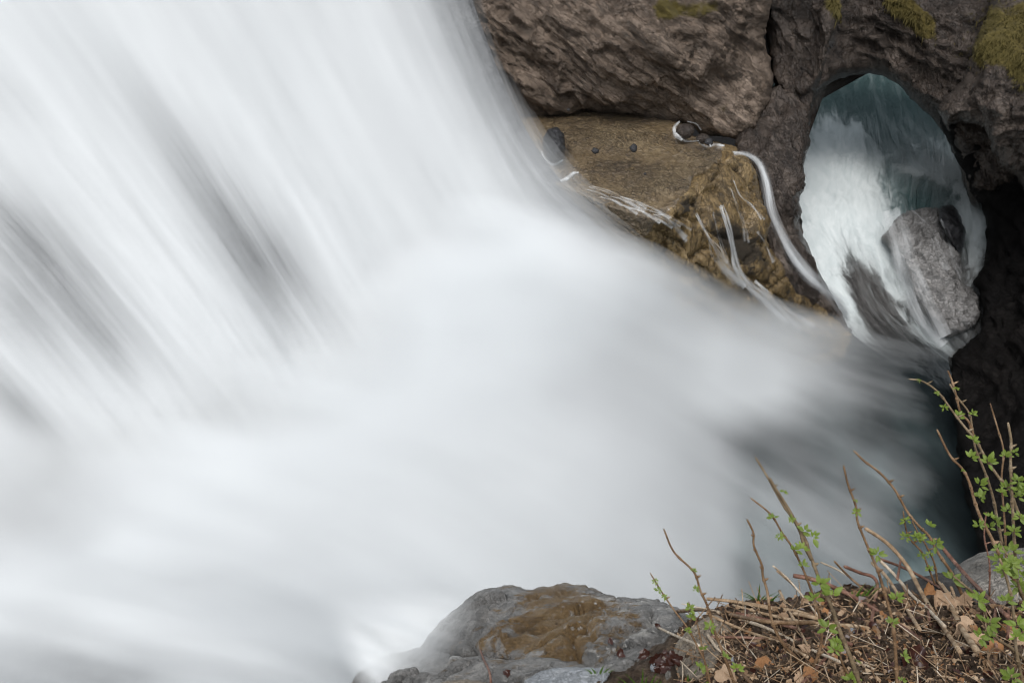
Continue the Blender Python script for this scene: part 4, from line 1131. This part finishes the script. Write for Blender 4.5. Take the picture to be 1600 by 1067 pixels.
cane([(1588, 900), (1584, 830), (1581, 770), (1579, 720), (1580, 690), (1575, 660)], 6, 4.6, 'thick upright cane with a cut pale top at the right edge', [(1584, 700, 26), (1590, 742, 36), (1592, 756, 34), (1594, 800, 30), (1584, 820, 34), (1580, 850, 36), (1596, 870, 34)], None, None, M_canelight)
cane([(1546, 930), (1546, 880), (1538, 838), (1541, 800)], 3.5, 2.5, 'pinkish bare thin twig in front of the rounded grey boulder', [], None, None, M_red)
cane([(1602, 1085), (1588, 1015), (1584, 960), (1576, 915), (1562, 872)], 6, 5, 'upright leafy cane low at the right edge before the leaf heap',
     [(1566, 878, 36), (1572, 930, 34), (1590, 965, 44), (1588, 985, 36), (1602, 940, 34), (1580, 1045, 44)], None, None, M_canelight)
cane([(1612, 1040), (1580, 1012), (1556, 995), (1542, 965), (1533, 938), (1508, 915), (1490, 900)], 6.5, 4, 'olive cane with leaves beside the split broken cane', [(1528, 925, 44), (1544, 962, 40), (1530, 985, 36), (1546, 985, 26)], None, None, M_canelight)
cane([(1610, 958), (1592, 915), (1586, 880), (1570, 862), (1562, 845)], 5, 4, 'bent cane crossing low in front of the boulder at the right edge', [(1580, 868, 40), (1596, 890, 30), (1560, 850, 26)], None, None, M_canelight)
cane([(1346, 1080), (1318, 1040), (1310, 1010), (1304, 1000)], 5, 4, 'short leafy shoot at the foot of the tall forked cane', [(1330, 1050, 40), (1308, 995, 30), (1340, 1030, 14)])

def stick(pts, w0, w1, mat, label, lift=0.012, rest=True, dd=None):
    Q, d, t = stem_path(pts, 1, 1, 6)
    h = np.array([hit(BG, x, y, np.nan) for x, y in Q])
    ok = ~np.isnan(h)
    if ok.sum() < 2:
        h = np.array([float(gd(x, y)) for x, y in Q])
    else:
        i0, i1 = np.where(ok)[0][[0, -1]]
        h = np.interp(np.arange(len(Q)), np.where(ok)[0], h[ok])
    fit = np.polyfit(t, h, 2 if len(Q) > 12 else 1)
    d = np.polyval(fit, t)
    d = d - max(0, (d - h).max()) * 0.7 - lift
    P = at(Q[:, 0], Q[:, 1], d)
    rad = 0.5 * (w0 + (w1 - w0) * t) * d / F * (1 + 0.12 * fbm(np.stack([t * 9, 0 * t + len(label), 0 * t], -1), 3))
    V, Fc = [], []
    tube(V, Fc, P, rad, 7)
    o = link('stick', V, Fc, mat, P.mean(0))
    return tag(o, label, 'stick', 'dead sticks lying on the bank')

stick([(1104, 935), (1150, 940), (1200, 950), (1278, 966)], 5, 6, M_tanst, 'tan stick lying topmost over the left end of the heap')
stick([(1140, 938), (1200, 948), (1250, 956), (1276, 966)], 5, 6, M_tanst, 'tan stick under the knotty bare cane, parallel to the topmost one')
stick([(1058, 955), (1100, 952), (1150, 962), (1210, 972), (1282, 972)], 6, 7, M_cane, 'long brown stick poking left over the tan stone')
stick([(1145, 945), (1200, 960), (1260, 972), (1350, 980), (1356, 990)], 4, 7, M_tanst, 'long tan stick ending in a pale crooked root')
stick([(1148, 964), (1200, 982), (1262, 1012), (1314, 1034)], 6, 5, M_pale, 'bleached pale stick slanting down across the dark heap')
stick([(1112, 962), (1165, 985), (1220, 1004), (1262, 1026)], 4.5, 5, M_tanst, 'thin tan stick slanting below the bleached pale one')
stick([(1150, 958), (1210, 972), (1280, 992), (1330, 1006)], 7, 6, M_red, 'thick reddish stick running through the middle of the heap')
stick([(1110, 995), (1170, 996), (1230, 1000), (1280, 996)], 4, 5, M_red, 'straight reddish stick lying level, low in the heap')
stick([(1028, 980), (1056, 993), (1092, 1008)], 4, 5, M_pale, 'pale bent twig with a dark tip lying on the boulder end', 0.02)
stick([(1208, 884), (1232, 905), (1255, 932), (1278, 962)], 3, 4, M_pale, 'pale dry stalk leaning out of the heap, longest left one')
stick([(1214, 892), (1240, 915), (1262, 940), (1276, 962)], 2.5, 3.5, M_tanst, 'thin dry stalk right beside the longest pale stalk')
stick([(1240, 899), (1270, 905), (1320, 925), (1380, 960), (1440, 1000)], 7, 7, M_red, 'long reddish stick with cut end crossing behind the tall forked cane')
stick([(1218, 923), (1232, 952), (1250, 985), (1262, 1008)], 5, 3.5, M_tanst, 'short tan stick standing steeply in the left heap')
stick([(1320, 885), (1345, 895), (1364, 901), (1371, 915), (1366, 942), (1362, 975)], 5, 5.5, M_red, 'hooked reddish brown stick bent over like a cane handle')
stick([(1282, 878), (1305, 888), (1324, 899)], 2.6, 3.2, M_pale, 'short bleached stalk pointing left above the grass')
stick([(1304, 877), (1326, 900), (1350, 920), (1374, 935)], 3, 4, M_cane, 'thin dark stick rising behind the hooked stick')
stick([(1353, 826), (1378, 842), (1398, 860), (1420, 888), (1440, 926), (1462, 962), (1500, 1018)], 6, 7.5, M_tanst, 'long thick stick leaning from the soil with a bleached upper end')
stick([(1368, 869), (1395, 895), (1425, 930), (1448, 950), (1476, 978)], 5, 6, M_pale, 'straight pale stick leaning right of the upright cane')
stick([(1362, 879), (1386, 902), (1410, 940), (1437, 983)], 5, 6, M_tanst, 'tan stick leaning between the upright cane and the straight pale stick')
stick([(1375, 873), (1410, 886), (1442, 902), (1476, 922)], 4, 5, M_red, 'thin reddish stick crossing over the leaning sticks towards the dark rock')
stick([(1465, 846), (1500, 888), (1540, 930), (1574, 962)], 6, 7, M_red, 'thick reddish stick slanting in front of the rounded grey boulder')
stick([(1465, 907), (1482, 930), (1490, 955), (1505, 985), (1526, 1016)], 4, 11, M_tanst, 'split broken stick with a frayed pale lower end among dry leaves', 0.03)
stick([(1486, 917), (1492, 935), (1496, 957)], 5, 4, M_tanst, 'short upright stub beside the split broken stick', 0.02)
stick([(1402, 905), (1405, 888), (1408, 871)], 4, 3.4, M_red, 'tiny upright reddish stub between the leaning sticks')
stick([(1449, 940), (1451, 958), (1453, 978)], 5, 5, M_red, 'short reddish stub upright below the thick leaning stick')
stick([(1246, 1075), (1270, 1050), (1302, 1014)], 6, 4.5, M_red, 'purplish stick pointing up right at the lower edge')
stick([(1150, 1045), (1165, 1058), (1185, 1080)], 6, 6, M_cane, 'dark thick stick at the lower edge below the orange leaf')
stick([(1275, 1054), (1290, 1040), (1296, 1030)], 2.5, 2.5, M_tanst, 'thin short twig beside the purplish stick')
stick([(1340, 1035), (1355, 1040), (1366, 1046)], 6, 5, M_pale, 'stubby pale stick lying on the bare soil')
stick([(1348, 1051), (1380, 1053)], 2.4, 2, M_pale, 'thin white straw lying on the bare soil')
stick([(1457, 1007), (1464, 1025), (1465, 1045)], 2.4, 1.8, M_pale, 'bent white straw hanging down the soil face')
stick([(1156, 985), (1165, 1005), (1182, 1028)], 2.2, 2, M_pale, 'bent white straw left of the knotty bare cane')
stick([(1066, 1068), (1067, 1050), (1066, 1034)], 2.4, 1.6, M_pale, 'upright bleached straw beside the short leafy twig')
stick([(1120, 1010), (1127, 1000), (1127, 970)], 2.2, 2, M_pale, 'upright thin straw in front of the tan stone')
stick([(750, 1014), (756, 1030), (765, 1050), (768, 1080)], 3, 4.5, M_red, 'lone reddish twig standing in front of the boulder at the picture foot', 0.03)
stick([(1105, 990), (1120, 1012), (1128, 1018)], 6, 4, M_pale, 'short thick pale stick leaning on the tan stone')
stick([(1524, 1080), (1540, 1040), (1556, 1012), (1600, 1045)], 3, 3, M_cane, 'thin brown twig arching over the soil at lower right')
stick([(1558, 1015), (1553, 985), (1556, 950)], 5, 4.5, M_red, 'upright rusty stub left of the pair beside the leaf heap')
stick([(1574, 1000), (1576, 965), (1574, 940)], 5, 4.5, M_red, 'upright rusty stub right of the pair beside the leaf heap')

# dry leaves
def dry_leaf(name, px, py, size, mat, label, cat='leaf', lift=0.02, group=None, flat=0.0, seed=None):
    rnd = random.Random(seed if seed is not None else int(px * 3 + py))
    d = hit(BG, px, py, float(gd(px, py))) - lift
    S = size * d / F
    c = at(px, py, d)
    toc = CAM - c
    toc /= np.linalg.norm(toc)
    n = toc + np.array([rnd.uniform(-.5, .5), 0, rnd.uniform(0, .9) + flat])
    n /= np.linalg.norm(n)
    a = np.cross(n, [rnd.uniform(-1, 1), rnd.uniform(-1, 1), rnd.uniform(-.4, .4)])
    a /= np.linalg.norm(a)
    b = np.cross(n, a)
    V, Fc = [], []
    R, K = 6, 30
    ph = rnd.uniform(0, 6)
    c1, c2, tw = rnd.uniform(-1.2, 1.6), rnd.uniform(-1.0, 1.0), rnd.uniform(-.5, .5)
    V.append(c)
    for r in range(1, R + 1):
        for k in range(K):
            w = 2 * math.pi * k / K
            lob = 1 + 0.09 * r / R * math.sin(7 * w + ph) + 0.12 * math.sin(3 * w + 2 * ph) + 0.12 * rnd.uniform(-1, 1) * (r == R)
            x = r / R * 0.5 * math.cos(w) * lob
            y = r / R * 0.36 * math.sin(w) * lob
            z = c1 * y * y * 1.6 + c2 * x * x + tw * x * y * 2 + 0.03 * rnd.uniform(-1, 1) + 0.05 * math.sin(9 * y)
            V.append(c + S * (x * a + y * b + z * n))
    for k in range(K):
        Fc.append([0, 1 + k, 1 + (k + 1) % K])
    for r in range(R - 1):
        for k in range(K):
            q, k2 = 1 + r * K, (k + 1) % K
            Fc.append([q + k, q + K + k, q + K + k2, q + k2])
    o = link(name, V, Fc, mat, c)
    return tag(o, label, cat, group)
for i, (x, y, sz, m, lb) in enumerate([
    (1470, 946, 44, M_dryleaf, 'large pale tan dry leaf topmost in the leaf heap by the dark rock'),
    (1502, 944, 40, M_dryleaf, 'broad tan dry leaf right of the split broken stick'),
    (1512, 984, 42, M_dryleaf, 'tan dry leaf half hidden behind the split broken stick'),
    (1530, 1000, 30, M_dryleaf, 'curled tan leaf below the olive cane'),
    (1556, 1016, 40, M_orleaf, 'flat orange brown leaf lowest of the leaf heap'),
    (1504, 1012, 26, M_dryleaf, 'small pale leaf under the frayed stick end'),
    (1594, 1002, 36, M_dryleaf, 'curled leaf at the right edge behind the low upright cane'),
    (1578, 985, 30, M_orleaf, 'orange dry leaf between the rusty stubs and the right edge'),
    (1452, 928, 30, M_orleaf, 'brown leaf leaning on the dark rock above the leaf heap'),
    (1192, 1041, 34, M_orleaf, 'orange curled leaf on the dark soil at lower left of the bank'),
    (1264, 1055, 32, M_orleaf, 'orange brown leaf under the purplish stick at the lower edge'),
    (1250, 1062, 22, M_dryleaf, 'small tan leaf left of the leaf under the purplish stick'),
    (1291, 958, 20, M_orleaf, 'small orange leaf tucked behind the tall forked cane'),
    (1262, 1016, 24, M_dryleaf, 'small pale leaf in the shade under the bleached stick'),
    (1137, 1058, 40, M_dryleaf, 'wrinkled grey-tan leaf at the lower edge left of the dark thick stick'),
    (1222, 968, 26, M_dryleaf, 'tan leaf scrap wedged among the left sticks'),
    (1430, 1030, 46, M_darkleaf, 'large dull brown leaf pressed on the soil in the middle right'),
    (1412, 985, 26, M_dryleaf, 'small greyish leaf below the leaning sticks')]):
    dry_leaf('dry_leaf', x, y, sz, m, lb, group='dry leaves on the bank')
for i in range(16):
    x, y = random.gauss(1036, 15), random.gauss(1034, 11)
    dry_leaf('wet_leaf', x, y, random.uniform(16, 27), M_darkleaf, 'glossy dark brown wet leaf in the pile at the boulder end', lift=0.02 + 0.002 * i, group='wet leaves piled on the boulder', flat=0.5, seed=i)
dry_leaf('wet_leaf', 970, 1021, 16, M_darkleaf, 'dark red wet leaf alone on the boulder, left of the pile', group='wet leaves piled on the boulder', flat=.5)
dry_leaf('wet_leaf', 954, 1001, 11, M_darkleaf, 'tiny dark red leaf alone on the boulder among the lichen spots', group='wet leaves piled on the boulder', flat=.5)
dry_leaf('wet_leaf', 1028, 978, 10, M_darkleaf, 'dark curled leaf at the tip of the pale bent twig', group='wet leaves piled on the boulder')
dry_leaf('wet_leaf', 792, 1052, 14, M_darkleaf, 'dark leaf between the stones below the boulder', group='wet leaves piled on the boulder')

def pebble2(px, py, r, mat, label, sq=0.7):
    d = hit(BG, px, py, float(gd(px, py))) + 0.004
    rnd = random.Random(int(px))
    c = at(px, py, d)
    S = r * d / F
    V, Fc = [], []
    A, B = 9, 14
    ph = rnd.uniform(0, 3)
    for i in range(A + 1):
        th = math.pi * i / A
        for k in range(B):
            w = 2 * math.pi * k / B
            p = np.array([math.sin(th) * math.cos(w), math.sin(th) * math.sin(w) * 0.8, math.cos(th) * sq])
            V.append(p)
    V = np.array(V)
    V = V * (1 + 0.16 * fbm(V * 1.5 + px, 3))[:, None]
    c_, s_ = math.cos(ph), math.sin(ph)
    V = np.stack([V[:, 0] * c_ - V[:, 1] * s_, V[:, 0] * s_ + V[:, 1] * c_, V[:, 2]], -1) * S + c
    for i in range(A):
        for k in range(B):
            k2 = (k + 1) % B
            Fc.append([i * B + k, (i + 1) * B + k, (i + 1) * B + k2, i * B + k2])
    return tag(link('pebble', V, Fc, mat, c), label, 'pebble')
pebble2(1360, 1025, 6.5, M_dryleaf, 'smooth cream oval pebble on the bare soil')
pebble2(1334, 988, 8, M_blue, 'pale blue-grey angular pebble at the end of the crooked root')
pebble2(1148, 1033, 8, M_blue, 'pale grey pebble in front of the stick heap at left')
pebble2(1498, 1047, 6, M_blue, 'small whitish pebble in the lower right soil')
pebble2(1040, 1032, 8, M_tan, 'tan pebble among the glossy wet leaves')
pebble2(1024, 1044, 9, M_blue, 'grey pebble at the left of the glossy wet leaves')
pebble2(1046, 1056, 9, M_stone, 'grey pebble at the foot of the glossy wet leaves')
pebble2(1206, 1038, 6, M_tan, 'tan pebble right of the orange curled leaf')

# grass tufts
def grass_tuft(px, py, blades, label, spread=12):
    rnd = random.Random(int(px))
    d = hit(BG, px, py, float(gd(px, py)))
    base = at(px, py, d)
    V, Fc = [], []
    for (dx, h, lean) in blades:
        b = at(px + dx, py, d)
        L = h * d / F
        w = 3.6 * d / F
        n0 = len(V)
        for t in np.linspace(0, 1, 7):
            c = b + np.array([lean * L * t ** 1.6, rnd.uniform(-.0, .0), L * t * (1 - 0.15 * abs(lean) * t)])
            ww = w * (1 - t ** 2.2) * 0.5 + 1e-5
            V += [c - np.array([ww, 0, 0]), c + np.array([0, -ww * .5, 0]), c + np.array([ww, 0, 0])]
        for i in range(6):
            a = n0 + i * 3
            Fc += [[a, a + 1, a + 4, a + 3], [a + 1, a + 2, a + 5, a + 4]]
    return tag(link('grass_tuft', V, Fc, M_grass, base), label, 'grass')
grass_tuft(1184, 940, [(-4, 34, -1.0), (-2, 26, -1.3), (0, 46, -.12), (4, 20, .3), (-6, 24, -1.4), (8, 28, .7), (22, 26, .4), (18, 20, .9), (2, 16, -.4)], 'small green grass tuft at the brink left of the knotty bare cane')
grass_tuft(1344, 936, [(-8, 40, .15), (0, 30, .2), (4, 46, .35), (10, 40, .55), (-2, 20, -.3), (-14, 24, -.2), (8, 24, .1)], 'green grass tuft at the brink behind the hooked stick')
grass_tuft(1006, 1078, [(-10, 50, -.5), (-4, 64, -.05), (0, 40, .05), (8, 50, .15), (12, 36, .3), (-22, 44, -.6), (-30, 30, -.5), (20, 30, .2)], 'grass tuft growing beside the glossy wet leaves at the picture foot')
grass_tuft(1082, 1068, [(-4, 46, .15), (2, 40, .3), (-8, 28, -.1)], 'thin grass tuft between the leafy twig and the tan stone')
grass_tuft(938, 1052, [(-8, 18, -.5), (0, 24, .2), (6, 18, .5), (-14, 16, -.8), (12, 14, .8)], 'short dry grass tuft at the right end of the flat blue-grey stone')

# litter nobody could count
def litter(name, n, mat, kind, box=(1060, 905, 1640, 1090), size=(6, 16)):
    V, Fc = [], []
    k = 0
    while k < n:
        x, y = random.uniform(box[0], box[2]), random.uniform(box[1], box[3])
        d = hit(BV2, x, y, None)
        k += 1
        if d is None:
            continue
        d -= random.uniform(0.002, 0.014)
        c = at(x, y, d)
        S = random.uniform(*size) * d / F
        toc = (CAM - c) / np.linalg.norm(CAM - c)
        nr = toc * 0.7 + np.array([random.gauss(0, .5), random.gauss(0, .5), 0.6 + random.gauss(0, .4)])
        nr /= np.linalg.norm(nr)
        a = np.cross(nr, np.array([random.gauss(0, 1), random.gauss(0, 1), random.gauss(0, 1)]))
        a /= np.linalg.norm(a)
        b = np.cross(nr, a)
        n0 = len(V)
        if kind == 'chip':
            m = random.randint(5, 7)
            cv = random.uniform(-.4, .4)
            V.append(c)
            for j in range(m):
                w = 2 * math.pi * j / m + random.uniform(-.3, .3)
                r = S * random.uniform(.3, .6)
                V.append(c + r * (math.cos(w) * a + .7 * math.sin(w) * b) + nr * cv * S * math.cos(w) ** 2)
            Fc += [[n0, n0 + 1 + j, n0 + 1 + (j + 1) % m] for j in range(m)]
        elif kind == 'twig':
            a = a + 0.6 * np.array([1, 0, -.25]) * random.choice([1, 1, -1])
            L = S * random.uniform(.6, 1.4)
            bend = random.uniform(-.15, .15)
            tube(V, Fc, [c - a * L * .5, c + b * L * bend, c + a * L * .5], [random.uniform(.5, 1.1) * d / F] * 3, 4)
        else:
            r = S * 0.5
            pts = [a, b, -a, -b, nr, -nr]
            V += [c + q * r * random.uniform(.5, 1.0) for q in pts]
            Fc += [[n0 + i, n0 + (i + 1) % 4, n0 + 4] for i in range(4)] + [[n0 + (i + 1) % 4, n0 + i, n0 + 5] for i in range(4)]
    o = link(name, V, Fc, mat, smooth=(kind != 'crumb'))
    return stuff(o)
BV2 = bvh_of([ground])
litter('soil_crumbs', 4200, M_soil, 'crumb', size=(4, 18))
litter('soil_crumbs', 700, M_tan, 'crumb', size=(3, 8))
litter('leaf_litter', 1100, M_dryleaf, 'chip', size=(3, 11))
litter('bark_litter', 700, M_tanst, 'chip', size=(4, 14))
litter('bark_litter', 700, M_cane, 'chip', size=(5, 18))
litter('straw_litter', 90, M_pale, 'twig', (1090, 925, 1640, 1090), (24, 80))
litter('leaf_litter', 350, M_orleaf, 'chip', size=(5, 16))
litter('leaf_litter', 500, M_darkleaf, 'chip', size=(8, 20))
litter('twig_litter', 130, M_tanst, 'twig', (1080, 925, 1640, 1090), (20, 90))
litter('twig_litter', 420, M_cane, 'twig', (1080, 925, 1640, 1090), (20, 70))

# grass on the rock shoulders
def cliff_grass(name, spots, n, L0):
    bv = bvh_of([x for x in scene.objects if x.type == 'MESH' and x.name.split('.')[0] in ('cliff', 'rock_arch', 'rock_spur')])
    V, Fc = [], []
    for _ in range(n):
        cx, cy_, sl, sw, an = random.choice(spots)
        u, v = random.gauss(0, sl * .7), random.gauss(0, sw * .7)
        c_, s_ = math.cos(math.radians(an)), math.sin(math.radians(an))
        x, y = cx + u * c_ - v * s_, cy_ + u * s_ + v * c_
        d = hit(bv, x, y, None)
        if d is None:
            continue
        b = at(x, y, d + 0.02)
        L = L0 * random.uniform(.5, 1.3)
        dr = np.array([random.gauss(-.25, .35), random.gauss(-.6, .3), random.gauss(.2, .4)])
        n0 = len(V)
        w = 0.016
        for t in (0, .4, .75, 1):
            c = b + dr * L * t + np.array([0, 0, -0.7 * L * t * t])
            V += [c - np.array([w * (1 - t), 0, 0]), c + np.array([w * (1 - t) + 1e-4, 0, 0])]
        for i in range(3):
            a = n0 + 2 * i
            Fc.append([a, a + 1, a + 3, a + 2])
    return stuff(link(name, V, Fc, M_moss))
cliff_grass('grass', [(1590, 45, 55, 30, -30), (1560, 80, 24, 14, 0), (1598, 105, 14, 20, 0), (1575, 30, 30, 20, 0)], 5200, 0.10)
cliff_grass('grass', [(1412, 16, 40, 10, 38), (1304, 8, 16, 5, 70)], 900, 0.14)

SPR = [[(430 + 20 * k, 860 + 34 * k, 3.9 - 0.08 * k), (520 + 18 * k, 885 + 34 * k, 3.75 - 0.08 * k), (610 + 16 * k, 905 + 34 * k, 3.6 - 0.08 * k), (700 + 14 * k, 915 + 34 * k, 3.45 - 0.08 * k), (790 + 12 * k, 925 + 34 * k, 3.3 - 0.08 * k)] for k in range(8)]
o = sheet('spray', SPR, M_spray, 60, 80,
          lambda px, py, u, v: (0.80 * gau(px, py, 585, 1010, 75, 50, -30) + 0.45 * gau(px, py, 680, 945, 50, 26, -45) + 0.35 * gau(px, py, 560, 1060, 50, 30, 0)) * np.minimum(1, 6 * np.minimum(np.minimum(u, 1 - u), np.minimum(v, 1 - v))) - 0.06,
          lambda px, py, u, v: 0.25 * gau(px, py, 620, 980, 80, 60, 0), lambda u, v, px, py: 0.04 * fbm(np.stack([u * 4, v * 3, 0 * u], -1), 2))
struct(o)
